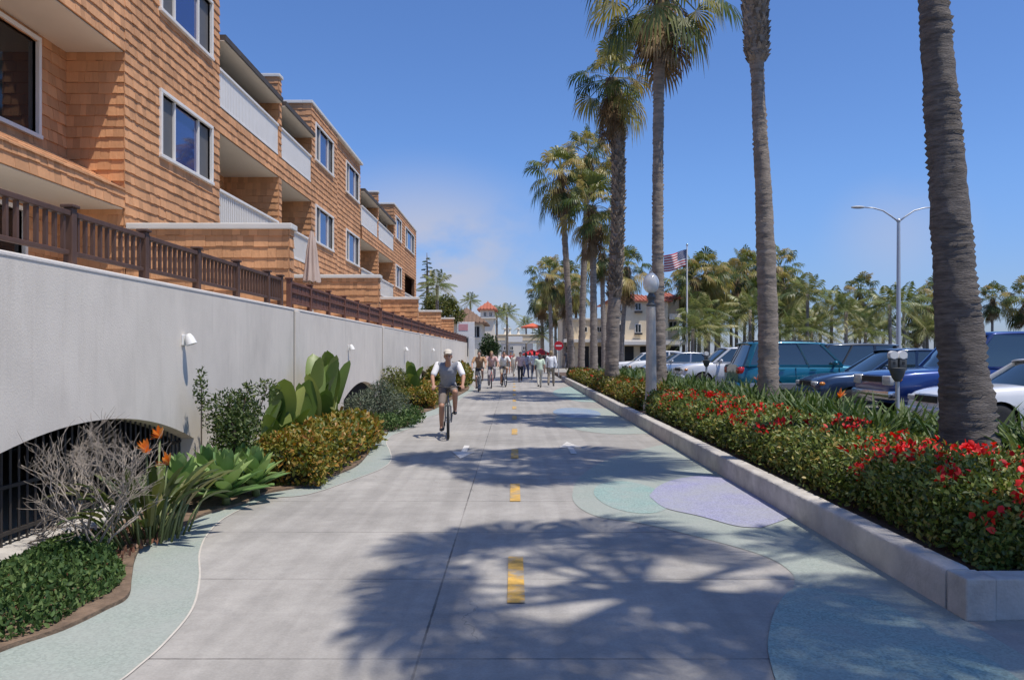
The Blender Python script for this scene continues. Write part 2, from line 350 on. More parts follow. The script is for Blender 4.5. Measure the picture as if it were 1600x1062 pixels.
M['iron'] = mat('black_iron', (.035, .03, .028), .55, .15, 10)
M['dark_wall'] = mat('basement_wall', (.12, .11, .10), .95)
def glass(name, col, rough=.03, spec=.9, ior=1.6):
    m, nt, p, o = nodes(name); p.inputs['Base Color'].default_value = (*col, 1); p.inputs['Roughness'].default_value = rough
    p.inputs['IOR'].default_value = ior; p.inputs['Specular IOR Level'].default_value = spec
    N = nt.nodes.new; L = nt.links.new; g = N('ShaderNodeNewGeometry'); n = N('ShaderNodeTexNoise'); n.inputs['Scale'].default_value = 1.1; L(g.outputs['Position'], n.inputs['Vector'])
    b = N('ShaderNodeBump'); b.inputs['Strength'].default_value = .04; L(n.outputs['Fac'], b.inputs['Height']); L(b.outputs[0], p.inputs['Normal'])
    return m
M['glass'] = glass('window_glass_sky_tint', (.02, .035, .17), .03, .9, 1.9)  # blue base colour stands in for the sky reflected in the panes
M['screen'] = mat('insect_screen', (.12, .115, .11), .5, .08, 2)
M['glass_dark'] = glass('dark_glass', (.012, .014, .016), .04, .5, 1.5)
M['car_glass'] = glass('car_glass', (.02, .035, .042), .03, .8, 1.8)
M['trunk_shaded'] = mat('shaded_palm_trunk', (.155, .135, .12), .95, .45, 4.0, 1.0, 20, stretch=(1.0, 1.0, 6), dirt=(.035, .03, .028), dirt_amt=.75, dirt_scale=3)  # darker copy of the palm trunk, crown shade put into the base colour
M['trunk'] = mat('palm_trunk', (.285, .235, .19), .95, .35, 3.0, .9, 16, stretch=(1.0, 1.0, 4.5), dirt=(.09, .075, .062), dirt_amt=.6, dirt_scale=2.2)
M['boots'] = mat('leaf_bases', (.23, .185, .14), .95, .4, 5, .4, 20, island=.45)
M['frond'] = leaf_mat('fan_frond', [(0.0, (.035, .055, .014)), (.3, (.085, .115, .026)), (.62, (.20, .205, .055)), (.85, (.34, .28, .09)), (1, (.31, .23, .09))], .42, .32)
M['frond_dead'] = leaf_mat('dead_frond', [(0, (.13, .085, .045)), (.5, (.25, .17, .09)), (1, (.40, .30, .17))], .8, .15)
M['feather'] = leaf_mat('feather_frond', [(0, (.07, .10, .026)), (.6, (.17, .20, .06)), (1, (.33, .30, .12))], .4, .25)
# ---------------------------------------------------------------- ground, path, kerb (the setting)
g = MB(); g.add([(-900, -60, -.02), (900, -60, -.02), (900, 1500, -.02), (-900, 1500, -.02)], [(0, 1, 2, 3)])
tag(g.build('ground', M['sand']), kind='structure')
g = MB(); g.add([(6.6, -30, .15), (75, -30, .15), (75, 140, .15), (6.6, 140, .15)], [(0, 1, 2, 3)])
tag(g.build('parking_lot', M['asphalt']), kind='structure')
# painted bay lines of the car park
g = MB()
for k in range(24): g.add([(7.6, 2 + k * 2.95, .154), (12.4, 2 + k * 2.95, .154), (12.4, 2.1 + k * 2.95, .154), (7.6, 2.1 + k * 2.95, .154)], [(0, 1, 2, 3)])
tag(g.build('parking_line_paint', M['white_paint']), kind='structure')
g = MB(); g.add([(-4.0, -12, .004), (6.6, -12, .004), (6.6, 175, .004), (-4.0, 175, .004)], [(0, 1, 2, 3)])
tag(g.build('path', M['path']), kind='structure')

def smooth_poly(pts, n=6):
    """Catmull-Rom through the points (open)"""
    P = [np.array(p, float) for p in pts]; P = [2 * P[0] - P[1]] + P + [2 * P[-1] - P[-2]]; out = []
    for i in range(1, len(P) - 2):
        for k in range(n):
            t = k / n; a, b, c, d = P[i - 1], P[i], P[i + 1], P[i + 2]
            out.append(tuple(0.5 * ((2 * b) + (c - a) * t + (2 * a - 5 * b + 4 * c - d) * t * t + (3 * b - a - 3 * c + d) * t ** 3)))
    out.append(tuple(P[-2])); return out
bed_edge = smooth_poly([(-2.9, 3.4), (-2.95, 4.0)] + [gp(*q) for q in ((0, 1021), (98, 987), (165, 955), (200, 935), (206, 905), (210, 880), (219, 860), (238, 842), (275, 829), (320, 806), (379, 789), (413, 773), (481, 760), (526, 743), (560, 727), (579, 703), (582, 684), (600, 676), (636, 666), (646, 650), (680, 639))] + [(-2.15, 31), (-2.05, 36), (-2.3, 40), (-3.0, 43), (-3.98, 45)])
band_edge = smooth_poly([(-1.75, 3.4), gp(150, 1100), gp(206, 1051), gp(256, 1007), gp(300, 953), gp(312, 904), gp(312, 864), gp(326, 833), gp(357, 806), gp(418, 780), gp(481, 773), gp(554, 749), gp(597, 732), gp(611, 719), gp(609, 704), gp(604, 692), gp(612, 681), gp(646, 667), gp(664, 654), gp(695, 642), (-1.9, 31), (-1.8, 36), (-2.1, 40.2), (-2.8, 43.4), (-3.98, 45.6)])
g = MB(); g.prism(band_edge + [(-3.98, 3.4)], None, .008); tag(g.build('mint_path_border', M['mint']), kind='structure')
g = MB(); g.prism(bed_edge + [(-3.98, 3.4)], 0.0, .035); tag(g.build('planting_bed_soil', M['soil']), kind='structure')
M['edge_strip'] = mat('edge_strip', (.52, .48, .42), .9, .1, 6)
g = MB()
for i in range(len(band_edge) - 1):
    a, b = np.array(band_edge[i]), np.array(band_edge[i + 1]); d = (b - a) / max(np.linalg.norm(b - a), 1e-6); n = np.array((-d[1], d[0])) * .007
    g.add([(*(a - n), .010), (*(b - n), .010), (*(b + n), .010), (*(a + n), .010)], [(0, 1, 2, 3)])
tag(g.build('border_edge_strip', M['edge_strip']), kind='structure')

KX = 2.85
def patch(name, pts, m, z):
    mb = MB(); mb.prism(pts, None, z); return tag(mb.build(name, M[m]), kind='structure')
big = smooth_poly([gp(1228, 1110), gp(1206, 1045), gp(1200, 1002), gp(1213, 952), gp(1238, 922), gp(1236, 895), gp(1190, 868), gp(1100, 842), gp(1000, 818), gp(935, 808), gp(900, 789), gp(895, 768), gp(908, 744), gp(945, 720), gp(1000, 703), gp(1050, 692)])
patch('mint_wave_paving', [(KX, 3.2)] + big + [(KX, big[-1][1])], 'mint', .008)
def ellipse(c, rx, ry, rot=0, n=40, x_max=KX):
    out = []
    for k in range(n):
        t = 2 * math.pi * k / n; x = rx * math.cos(t); y = ry * math.sin(t)
        out.append((min(x_max, c[0] + x * math.cos(rot) - y * math.sin(rot)), c[1] + x * math.sin(rot) + y * math.cos(rot)))
    return out
patch('teal_circle_paving', ellipse(gp(985, 775), .42, 1.05), 'teal', .011)
purple = smooth_poly([gp(1015, 775), gp(1030, 760), gp(1060, 749), gp(1105, 744), gp(1140, 750)]) + [(KX, 10.4), (KX, 8.2)] + smooth_poly([gp(1190, 826), gp(1150, 823), gp(1095, 808), gp(1040, 795), gp(1016, 778)])
patch('purple_wave_paving', purple, 'purple', .0145)
near = smooth_poly([gp(1228, 1110), gp(1206, 1045), gp(1200, 1002), gp(1213, 952), gp(1240, 922), gp(1300, 925), gp(1380, 945), gp(1470, 990), gp(1560, 1040)])
patch('teal_wave_paving', near + [(2.6, 4.0), (2.0, 3.4)], 'teal', .012)
far1 = smooth_poly([gp(1006, 678), gp(950, 678), gp(890, 669), gp(868, 656), gp(880, 645), gp(915, 638)])
patch('mint_wave_paving', [(KX, far1[0][1])] + far1 + [(KX, far1[-1][1])], 'mint', .008)
patch('blue_circle_paving', ellipse((1.75, 22.4), .65, 1.9), 'blue', .012)
far2 = smooth_poly([(KX, 27.0), (2.2, 27.6), (1.7, 30), (1.6, 33), (1.9, 36), (2.4, 38.5), (KX, 39.5)])
patch('teal_wave_paving', far2, 'teal', .008)
M['yellow_paint'] = mat('yellow_line_paint', (.55, .33, .07), .75, .25, 12, .1, 60, dirt=(.31, .28, .23), dirt_amt=1.6, dirt_scale=4)
M['white_line'] = mat('white_line_paint', (.60, .58, .54), .7, .1, 10, dirt=(.36, .34, .31), dirt_amt=1.5, dirt_scale=5)
g = MB()
for k in range(18):
    y0 = 5.40 + 3.68 * k; g.add([(-.045, y0, .012), (.075, y0, .012), (.075, y0 + 1.22, .012), (-.045, y0 + 1.22, .012)], [(0, 1, 2, 3)])
tag(g.build('lane_dash_paint', M['yellow_paint']), kind='structure')
g = MB()
for x0, y0, dr in ((-.85, 13.6, -1), (1.0, 14.2, 1)):
    g.prism([(x0 - .05, y0 - .9 * dr), (x0 + .05, y0 - .9 * dr), (x0 + .05, y0), (x0 + .2, y0), (x0, y0 + .9 * dr), (x0 - .2, y0), (x0 - .05, y0)], None, .0125)
tag(g.build('lane_arrow_paint', M['white_line']), kind='structure')

# right-hand planter: kerb wall, its end and the soil
kerb = empty('planter_kerb', (KX, 5.0, 0), label='low grey concrete planter kerb running along the right of the path', cat='kerb')
def kerb_piece(x0, x1, y0, y1, n=None):
    mb = MB(); y = y0; k = 0
    while y < y1 - .05:
        yn = min(y1, y + (1.9 if y < 25 else 4)); dz = .004 * math.sin(k * 2.3)
        mb.bbox(x0 + .003 * math.sin(k * 1.7), x1, y + .006, yn - .003, 0, .27 + dz, .012); y = yn; k += 1
    return mb
def rough_kerb(y0, y1, step):
    mb = MB(); y = y0; ring = []; vs = []; fs = []; n = 0; prof = [(0, 0), (0, .13), (.001, .235), (.006, .258), (.02, .269), (.06, .27), (.13, .27), (.172, .269), (.186, .256), (.19, .235), (.19, 0)]
    ys = np.arange(y0, y1, step).tolist() + [y1]
    for y in ys:
        joint = min(abs(((y - 5.3) / 2.1) % 1.0), 1 - ((y - 5.3) / 2.1) % 1.0) * 2.1
        for i, (px, pz) in enumerate(prof):
            c = noise.noise(Vector((y * 3.1, i * .6, 3))); c2 = noise.noise(Vector((y * 13, i * 1.7, 8))); e = 1 if 2 <= i <= 9 else .4; chip = -.022 * max(0, c2 * 1.2 + c * .5 - .35) * (1 if i in (2, 3, 4, 7, 8, 9) else .25)
            x = KX + px + (.003 * c + (chip if px > .1 else -chip)) * e; z = pz + (.003 * c + chip) * (1 if pz > .1 else 0)
            if joint < step * .5: x += .006 if px < .1 else -.006; z -= .006 if pz > .2 else 0
            vs.append((x, y, z))
    k = len(prof)
    for a in range(len(ys) - 1):
        for i in range(k - 1): fs.append((a * k + i, (a + 1) * k + i, (a + 1) * k + i + 1, a * k + i + 1)[::-1])
    fs.append(tuple(range(k))); fs.append(tuple(range((len(ys) - 1) * k + k - 1, (len(ys) - 1) * k - 1, -1)))
    return mb.add(vs, fs)
rough_kerb(5.30, 48, .045).build('kerb_wall', M['kerb'], kerb, world=True, smooth=True, angle=50)
e = MB(); e.bbox(KX + .0, KX + .19, 5.04, 5.27, 0, .272, .012); e.bbox(KX + .193, 6.65, 5.06, 5.26, 0, .268, .012); e.build('end_wall', M['kerb'], kerb, world=True)
b = MB(); b.bbox(6.47, 6.66, 5.27, 60, 0, .2, .012); b.build('back_kerb', M['kerb'], kerb, world=True)
g = MB(); g.box(KX + .19, 6.47, 5.26, 60, .0, .2); tag(g.build('planter_soil', M['mulch']), kind='structure')

# ---------------------------------------------------------------- retaining wall with arches
WX = -3.98; WT = 2.45
arches = [(7.55, 2.4, .42, .63), (21.0, 2.3, .34, .58), (34.5, 2.3, .34, .58), (48, 2.3, .34, .58), (-4.5, 2.3, .42, .63)]
def wall_low(y):
    for c, hw, rise, spring in arches:
        if abs(y - c) < hw: return spring + rise * (1 - ((y - c) / hw) ** 2)
    return None
rw = empty('retaining_wall', (WX, 3, 0), label='long pale stucco retaining wall with low barred arches along the left of the path', cat='wall')
def wall_mesh(y0, y1):
    mb = MB(); ys = set(np.arange(y0, y1, .5).tolist() + [y1])
    for c, hw, *_ in arches:
        for t in np.linspace(-1, 1, 29):
            y = c + hw * t * .99999
            if y0 < y < y1: ys.add(y)
        for y in (c - hw, c + hw):
            if y0 < y < y1: ys.add(y - 1e-4)
    ys = sorted(ys); xb = WX - .3
    for a, b in zip(ys[:-1], ys[1:]):
        la, lb = wall_low(a), wall_low(b); m_ = wall_low((a + b) / 2)
        if m_ is None: la = lb = 0.0
        else:
            la = la if la is not None else m_; lb = lb if lb is not None else m_
        v = [(WX, a, la), (WX, b, lb), (WX, b, WT), (WX, a, WT), (xb, a, la), (xb, b, lb), (xb, b, WT), (xb, a, WT)]
        f = [(0, 1, 2, 3), (5, 4, 7, 6), (3, 2, 6, 7)]
        if m_ is not None: f.append((1, 0, 4, 5))
        mb.add(v, f)
    for c, hw, rise, spring in arches:
        for y, s in ((c - hw, 1), (c + hw, -1)):
            if y0 < y < y1: mb.add([(WX, y, 0), (xb, y, 0), (xb, y, spring), (WX, y, spring)], [(0, 1, 2, 3) if s < 0 else (3, 2, 1, 0)])
    return mb
wall_mesh(-8, 68).build('wall', M['stucco'], rw, world=True)
c = MB(); c.bbox(WX - .31, WX + .008, -8, 68, WT, WT + .045, .012); c.build('cap', M['stucco_cap'], rw, world=True)
e = MB(); e.box(WX - .3, WX, 68.0, 68.03, 0, WT); e.build('end_face', M['stucco'], rw, world=True)
for y in (14.5, 24.2, 33.9, 43.6):
    p = MB(); p.bbox(WX - .01, WX + .03, y - .02, y + .28, 0, WT - .003, .008); p.build('pilaster', M['stucco'], rw, world=True)
    j = MB(); j.box(WX - .001, WX + .004, y - .05, y - .025, .3, WT - .01); j.build('joint', M['dark_wall'], rw, world=True)
for c, hw, rise, spring in arches[:4]:
    gr = MB(); y = c - hw + .06
    while y < c + hw:
        gr.tube([(WX - .17, y, .08), (WX - .17, y, (wall_low(y) or spring) + .05)], .011, 6); y += .115
    gr.bar((WX - .17, c - hw, .22), (WX - .17, c + hw, .22), .03, .03); gr.bar((WX - .17, c - hw, spring - .03), (WX - .17, c + hw, spring - .03), .03, .03)
    gr.build('grille', M['iron'], rw, world=True)
    s = MB(); s.bbox(WX - .28, WX + .10, c - hw - .05, c + hw + .05, 0, .12, .015); s.build('sill', M['kerb'], rw, world=True)
# small plinth beside the first arch
s = MB(); s.bbox(WX, WX + .16, 9.98, 10.75, 0, .36, .02); s.build('plinth', M['stucco'], rw, world=True)
# terrace deck carried by the wall, and the basement behind the arches
d = MB(); d.box(-13, WX - .3, -8, 68, 2.30, 2.44); tag(d.build('terrace_deck', M['kerb']), kind='structure')
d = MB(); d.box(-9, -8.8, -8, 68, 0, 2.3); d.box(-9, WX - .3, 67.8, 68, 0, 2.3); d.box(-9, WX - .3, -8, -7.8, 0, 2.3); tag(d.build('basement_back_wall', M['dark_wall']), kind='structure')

# wall lights
M['lamp_white'] = mat('lamp_white', (.8, .79, .76), .4, .03)
wl = empty('wall_light', (WX, 9.62, 1.84), label='white cone wall light above the first barred arch, nearest the camera', cat='wall light', group='cone lights along the retaining wall')
mb = MB(); mb.bbox(0, .02, -.05, .05, -.06, .07, .006); mb.build('back_plate', M['lamp_white'], wl)
mb = MB(); prof = [(.001, .075), (.03, .07), (.05, .03), (.065, -.06), (.055, -.055), (.04, .02), (.001, .05)]
mb.lathe(prof, (0, 0, 0), 16); rot = Matrix.Rotation(R(-20), 3, 'Y')
mb.v = [tuple(rot @ Vector(v) + Vector((.085, 0, .01))) for v in mb.v]; mb.build('shade', M['lamp_white'], wl, smooth=True, angle=40)
for y, lb in ((19.2, 'white cone wall light behind the tall paddle leaf plants'), (29.0, 'white cone wall light above the second clump of broad leaves'), (38.7, 'small white cone wall light farthest along the pale wall')):
    dup(wl, (WX, y, 1.80), 0, lb)

# ---------------------------------------------------------------- fences on the wall
def fence(name_label, y0, y1, post_ys, style, x=-4.06):
    f = empty('fence', (x, y0, WT + .045), label=name_label, cat='fence', group='brown railings on the retaining wall'); z = WT + .045
    pm = M['fence_brown'] if style == 'open' else M['fence_red']
    for y in post_ys:
        p = MB(); p.bbox(x - .043, x + .043, y - .043, y + .043, z, z + .52, .008); p.bbox(x - .062, x + .062, y - .062, y + .062, z + .52, z + .55, .008); p.build('post', pm, f, world=True)
    for a, b in zip(post_ys[:-1], post_ys[1:]):
        q = MB(); q.bbox(x - .035, x + .035, a + .05, b - .05, z + .44, z + .49, .006); q.bbox(x - .025, x + .025, a + .05, b - .05, z + .09, z + .13, .006)
        L_ = b - a - .1
        if style == 'open':
            n = int(L_ / .125)
            for k in range(n): yy = a + .05 + L_ * (k + .5) / n; q.box(x - .016, x + .016, yy - .016, yy + .016, z + .13, z + .44)
        else:
            n = int(L_ / .145)
            for k in range(n): yy = a + .05 + L_ * (k + .5) / n; q.box(x - .012 - .004 * (k % 2), x + .010 + .004 * (k % 2), yy - .066, yy + .066, z + .13, z + .44)
            q.bar((x + .03, a + .05, z + .30), (x + .03, b - .05, z + .30), .02, .03)
        q.build('panel', pm, f, world=True)
    return f
fence('dark brown baluster railing with open gaps on the near stretch of the wall', 1.4, 14.2, [1.48 + 1.46 * k for k in range(9)] + [13.9], 'open')
fence('reddish boarded railing on the wall between the first two pilasters', 14.4, 24.1, [14.45, 15.9, 17.5, 19.1, 20.7, 22.3, 24.0], 'board')
fence('long reddish brown railing on the farthest stretch of the wall', 24.3, 67.5, [24.35 + 2.4 * k for k in range(19)], 'board')
# ---------------------------------------------------------------- shingled building
FX = -7.3
def shingles(mb, O, U, N, length, z0, z1, holes=(), course=.205, seed=1, top_in=0.0):
    """rows of lapped shingles on a wall: O origin (x, y), U along, N outward; holes (u0, u1, za, zb)"""
    r = random.Random(seed); U = Vector((*U, 0)); N = Vector((*N, 0)); O = Vector((*O, 0)); k = 0; zb = z0
    while zb < z1 - .02:
        zt = min(z1, zb + course)
        cuts = [0.0]; u = 0
        while u < length:
            u += r.uniform(.10, .27)
            if length - u < .08: u = length
            cuts.append(min(u, length))
        zs = sorted({zb, zt} | {h[i] for h in holes for i in (2, 3) if zb + .005 < h[i] < zt - .005})
        jit = [(r.uniform(-.004, .006), r.uniform(-.010, .008)) for _ in cuts]
        for za, zc in zip(zs[:-1], zs[1:]):
            zm = (za + zc) / 2; blocked = [(h[0], h[1]) for h in holes if h[2] < zm < h[3]]
            for i in range(len(cuts) - 1):
                segs = [(cuts[i], cuts[i + 1])]
                for (a, b) in blocked:
                    ns = []
                    for (s, t) in segs:
                        if b <= s or a >= t: ns.append((s, t)); continue
                        if s < a: ns.append((s, a))
                        if b < t: ns.append((b, t))
                    segs = ns
                dj, zj = jit[i]
                for (s, t) in segs:
                    if t - s < .01: continue
                    lo = za + (zj if za == zb and zb > z0 else 0); f = lambda z: .005 + .023 * max(0, 1 - (z - zb) / course) + dj
                    s2, t2 = s + .0015, t - .0015
                    A = O + U * s2 + N * f(za); B = O + U * t2 + N * f(za); Cc = O + U * t2 + N * f(zc); D = O + U * s2 + N * f(zc)
                    A2 = O + U * s2; B2 = O + U * t2
                    vs = [(A.x, A.y, lo), (B.x, B.y, lo), (Cc.x, Cc.y, zc), (D.x, D.y, zc), (A2.x, A2.y, lo), (B2.x, B2.y, lo), (B2.x, B2.y, zc), (A2.x, A2.y, zc)]
                    fs = [(0, 1, 2, 3), (4, 5, 1, 0), (1, 5, 6, 2), (4, 0, 3, 7)]
                    if U.cross(Vector((0, 0, 1))).dot(N) < 0: fs = [q[::-1] for q in fs]
                    mb.add(vs, fs)
        zb += course; k += 1
bld = empty('shingled_apartment_building', (FX, 15, 2.44), label='long brown cedar shingled apartment building with white balconies and window frames', cat='building')
def part(mb, name, m, **k): return mb.build(name, m, bld, world=True, **k)
sh_seed = [3]
def face_x(x, y0, y1, z0, z1, holes=(), thick=.2, name='wall', corner=0.0):
    """wall facing +X (towards the path) at x"""
    sh_seed[0] += 1; mb = MB(); mb.cur = 0
    shingles(mb, (x, y0 - corner), (0, 1), (1, 0), y1 - y0 + corner, z0, z1, [(h[0] - y0 + corner, h[1] - y0 + corner, h[2], h[3]) for h in holes], seed=sh_seed[0])
    mb.cur = 1; ys = sorted({y0, y1} | {h[i] for h in holes for i in (0, 1)}); zs = sorted({z0, z1} | {h[i] for h in holes for i in (2, 3)})
    for a, b in zip(ys[:-1], ys[1:]):
        for c, d in zip(zs[:-1], zs[1:]):
            if any(h[0] <= (a + b) / 2 <= h[1] and h[2] <= (c + d) / 2 <= h[3] for h in holes): continue
            mb.box(x - thick, x - .001, a, b, c, d)
    return part(mb, name, [M['shingle'], M['shingle_backing']])
def face_y(y, x0, x1, z0, z1, holes=(), thick=.2, name='wall', both=False, parent=None):
    """wall facing -Y (towards the camera) at y"""
    sh_seed[0] += 1; mb = MB(); mb.cur = 0
    shingles(mb, (x0, y), (1, 0), (0, -1), x1 - x0, z0, z1, [(h[0] - x0, h[1] - x0, h[2], h[3]) for h in holes], seed=sh_seed[0])
    if both: shingles(mb, (x0, y + thick), (1, 0), (0, 1), x1 - x0, z0, z1, seed=sh_seed[0] + 50)
    mb.cur = 1; xs = sorted({x0, x1} | {h[i] for h in holes for i in (0, 1)}); zs = sorted({z0, z1} | {h[i] for h in holes for i in (2, 3)})
    for a, b in zip(xs[:-1], xs[1:]):
        for c, d in zip(zs[:-1], zs[1:]):
            if any(h[0] <= (a + b) / 2 <= h[1] and h[2] <= (c + d) / 2 <= h[3] for h in holes): continue
            mb.box(a, b, y + .001, y + thick, c, d)
    return mb.build(name, [M['shingle'], M['shingle_backing']], parent or bld, world=True)
def window_x(x, y0, y1, z0, z1, split=(.26, .74), gl='glass', frame='white_paint'):
    fw = .075; mb = MB()
    mb.bbox(x - .06, x + .07, y0 - fw, y1 + fw, z1, z1 + fw, .008); mb.bbox(x - .06, x + .085, y0 - fw - .02, y1 + fw + .02, z0 - fw, z0, .008)
    mb.bbox(x - .06, x + .07, y0 - fw, y0, z0 + .001, z1 - .001, .008); mb.bbox(x - .06, x + .07, y1, y1 + fw, z0 + .001, z1 - .001, .008)
    for s in split: yy = y0 + (y1 - y0) * s; mb.bbox(x - .05, x + .02, yy - .03, yy + .03, z0 + .002, z1 - .002, .005)
    w = mb.build('window', M[frame], bld, world=True)
    eds = [y0] + [y0 + (y1 - y0) * s for s in split] + [y1]
    for i, (a, b) in enumerate(zip(eds[:-1], eds[1:])):
        q = MB(); a += .032; b -= .032; scr = len(eds) == 4 and i != 1
        q.box(x - .045, x - .03, a, b, z0 + .03, z1 - .03)
        o = q.build('insect_screen' if scr else 'pane', M['screen'] if scr else M[gl], w); o.data.transform(Matrix.Translation(-Vector(bld.location)))
    return w
def window_y(y, x0, x1, z0, z1):
    fw = .07; mb = MB()
    mb.box(x0 - fw, x1 + fw, y - .06, y + .05, z1, z1 + fw); mb.box(x0 - fw, x1 + fw, y - .07, y + .05, z0 - fw, z0)
    mb.box(x0 - fw, x0, y - .06, y + .05, z0, z1); mb.box(x1, x1 + fw, y - .06, y + .05, z0, z1)
    w = mb.build('window', M['white_paint'], bld, world=True); q = MB(); q.box(x0, x1, y, y + .02, z0, z1)
    o = q.build('pane', M['glass'], w); o.data.transform(Matrix.Translation(-Vector(bld.location)))
def cap_run(x0, x1, y0, y1, z, t=.11, m='cream_trim', name='roof_coping'):
    mb = MB(); mb.bbox(x0, x1, y0, y1, z, z + t, .015); part(mb, name, M[m])
RT = 10.64; Z0 = 2.44
LW = (5.78, 7.05); UW = (8.78, 10.05); XB = -9.0
def bay(y0, y1, wins, step=None, low=Z0, gap=()):
    holes = [(a, b, z0, z1) for (a, b, z0, z1) in wins] + list(gap)
    if step:
        face_x(FX, y0, step, low, RT, [h for h in holes if h[1] <= step + .01], corner=.026); face_x(FX - .09, step, y1, low, RT, [h for h in holes if h[0] >= step - .01])
    else: face_x(FX, y0, y1, low, RT, holes, corner=.026)
    for (a, b, z0, z1) in wins: window_x(FX if not step or b <= step else FX - .09, a, b, z0, z1)
    face_y(y0, -13.0, FX - .002, Z0, RT)
    mb = MB(); mb.box(-13, FX - .22, y1 - .2, y1, Z0, RT); part(mb, 'end_wall', M['shingle_backing'])
    cap_run(FX - .3, FX + .07, y0 - .07, y1, RT); cap_run(-13, FX - .301, y0 - .07, y0 + .25, RT)
    mb = MB(); mb.box(-13, FX - .2, y0 + .2, y1 - .2, RT - .25, RT - .1); part(mb, 'roof', M['roof_edge'])
# near block
bay(15.0, 19.8, [(16.5, 19.2, *LW), (16.5, 19.2, *UW)])
# near loggia wing (towards the camera from the first bay)
XN = -8.4
face_x(XN, 2.0, 15.0, 4.9, 7.33, [(10.6, 14.05, 5.52, 7.16)]); window_x(XN, 10.6, 14.05, 5.52, 7.16, split=(.5,), gl='glass_dark')
face_x(XN, 2.0, 15.0, 7.9, 10.6, [(10.6, 14.0, 8.5, 10.1)]); window_x(XN, 10.6, 14.0, 8.5, 10.1, split=(.5,))
face_x(XN - .15, 2.0, 15.0, Z0, 4.39, [(11.4, 13.9, 3.2, 4.15)], name='wall'); window_x(XN - .15, 11.4, 13.9, 3.2, 4.15, split=(.5,), gl='glass_dark')
face_x(FX, 2.0, 14.979, 4.39, 4.73, thick=.15, name='floor_band'); face_x(FX, 2.0, 14.979, 7.33, 8.35, thick=.15, name='floor_band')
# sloping shingled apron above the lower band
mb = MB(); r_ = random.Random(5)
for k in range(4):
    y = 2.0
    while y < 14.97:
        w_ = r_.uniform(.1, .26); y2 = min(14.97, y + w_); t0, t1 = k / 4, (k + 1) / 4
        xa, za = FX + .05 + (XN - FX - .05) * t0, 4.72 + .62 * t0 + .02 + r_.uniform(-.003, .005); xb, zb = FX + .05 + (XN - FX - .05) * t1, 4.72 + .62 * t1
        mb.add([(xa, y + .002, za), (xa, y2 - .002, za), (xb, y2 - .002, zb), (xb, y + .002, zb), (xa, y + .002, za - .03), (xa, y2 - .002, za - .03)], [(0, 1, 2, 3), (4, 5, 1, 0)]); y = y2
part(mb, 'apron_roof', M['shingle'])
for z in (4.37, 7.31):
    mb = MB(); mb.box(XN - .4, FX - .02, 2.0, 14.98, z, z + .018); part(mb, 'soffit', M['soffit'])
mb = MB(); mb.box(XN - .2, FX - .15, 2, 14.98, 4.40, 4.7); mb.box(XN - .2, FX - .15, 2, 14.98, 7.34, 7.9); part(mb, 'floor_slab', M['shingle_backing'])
mb = MB(); mb.box(-13, FX + .1, 2, 14.9, 10.6, 10.75); part(mb, 'roof', M['roof_edge'])  # unseen roof above the frame, added for its shade on the near wing
face_y(14.99, -8.8, FX - .03, Z0, 4.37, name='wall')
# recesses with balconies
def railing(y0, y1, z0, dense):
    mb = MB(); x = FX - .03; mb.bbox(x - .05, x + .06, y0, y1, z0 + .93, z0 + 1.0, .01); mb.bbox(x - .02, x + .03, y0, y1, z0 + .05, z0 + .12, .006)
    n = int((y1 - y0) / (.115 if dense else .135))
    for k in range(n): yy = y0 + (y1 - y0) * (k + .5) / n; w_ = .046 if dense else .03; mb.box(x - .012, x + .02, yy - w_, yy + w_, z0 + .12, z0 + .93)
    if dense: mb.box(x - .03, x - .013, y0, y1, z0 + .12, z0 + .93)
    part(mb, 'balcony_railing', M['white_paint'])
def recess(y0, y1, fin, floor_z=7.75):
    face_x(XB, y0, y1, Z0, 9.45)
    # sliding doors at the back
    for a, b in ((y0 + .8, fin - .9), (fin + .8, y1 - .9)):
        for z in (4.85, 7.85):
            mb = MB(); mb.box(XB + .035, XB + .08, a, b, z, z + 2.0); d = part(mb, 'balcony_door', M['cream_trim'])
            for s in (0, 1):
                m_ = a + (b - a) / 2; q = MB(); q.box(XB + .081, XB + .09, (a + .07) if s == 0 else (m_ + .04), (m_ - .04) if s == 0 else (b - .07), z + .08, z + 1.92)
                o = q.build('pane', M['glass_dark'], d); o.data.transform(Matrix.Translation(-Vector(bld.location)))
    face_y(fin, XB, FX - .0, Z0, 10.22, thick=.28, name='fin_wall'); mb = MB(); shingles(mb, (FX, fin), (0, 1), (1, 0), .28, Z0, 10.22, seed=90); part(mb, 'fin_edge', M['shingle'])
    cap_run(XB, FX + .06, fin - .06, fin + .34, 10.22, .1)
    for (a, b, dn) in ((y0, fin, True), (fin + .28, y1, True)):
        face_x(FX, a, b, 7.14, 7.75, thick=.15, name='floor_band'); face_x(FX, a, b, 4.15, 4.75, thick=.15, name='floor_band')
        mb = MB(); mb.box(XB, FX - .02, a, b, 7.115, 7.135); part(mb, 'soffit', M['soffit'])
        mb = MB(); mb.box(XB, FX - .151, a, b, 7.14, 7.72); mb.box(XB, FX - .151, a, b, 4.2, 4.72); part(mb, 'floor_slab', M['kerb'])
        railing(a + .02, b - .02, 7.75, True); railing(a + .02, b - .02, 4.75, False)
        mb = MB(); mb.box(XB, FX + .12, a + .02, b - .02, 9.40, 9.42); part(mb, 'soffit', M['soffit'])
        mb = MB(); mb.box(XB, FX + .16, a + .02, b - .02, 9.421, 9.56); part(mb, 'balcony_roof', M['roof_edge'])
recess(19.8, 28.8, 24.8)
bay(28.8, 38.4, [(29.35, 32.1, *LW), (29.35, 32.1, *UW), (35.1, 37.9, *LW), (35.1, 37.9, *UW)], step=33.0)
recess(38.4, 48.5, 42.8)
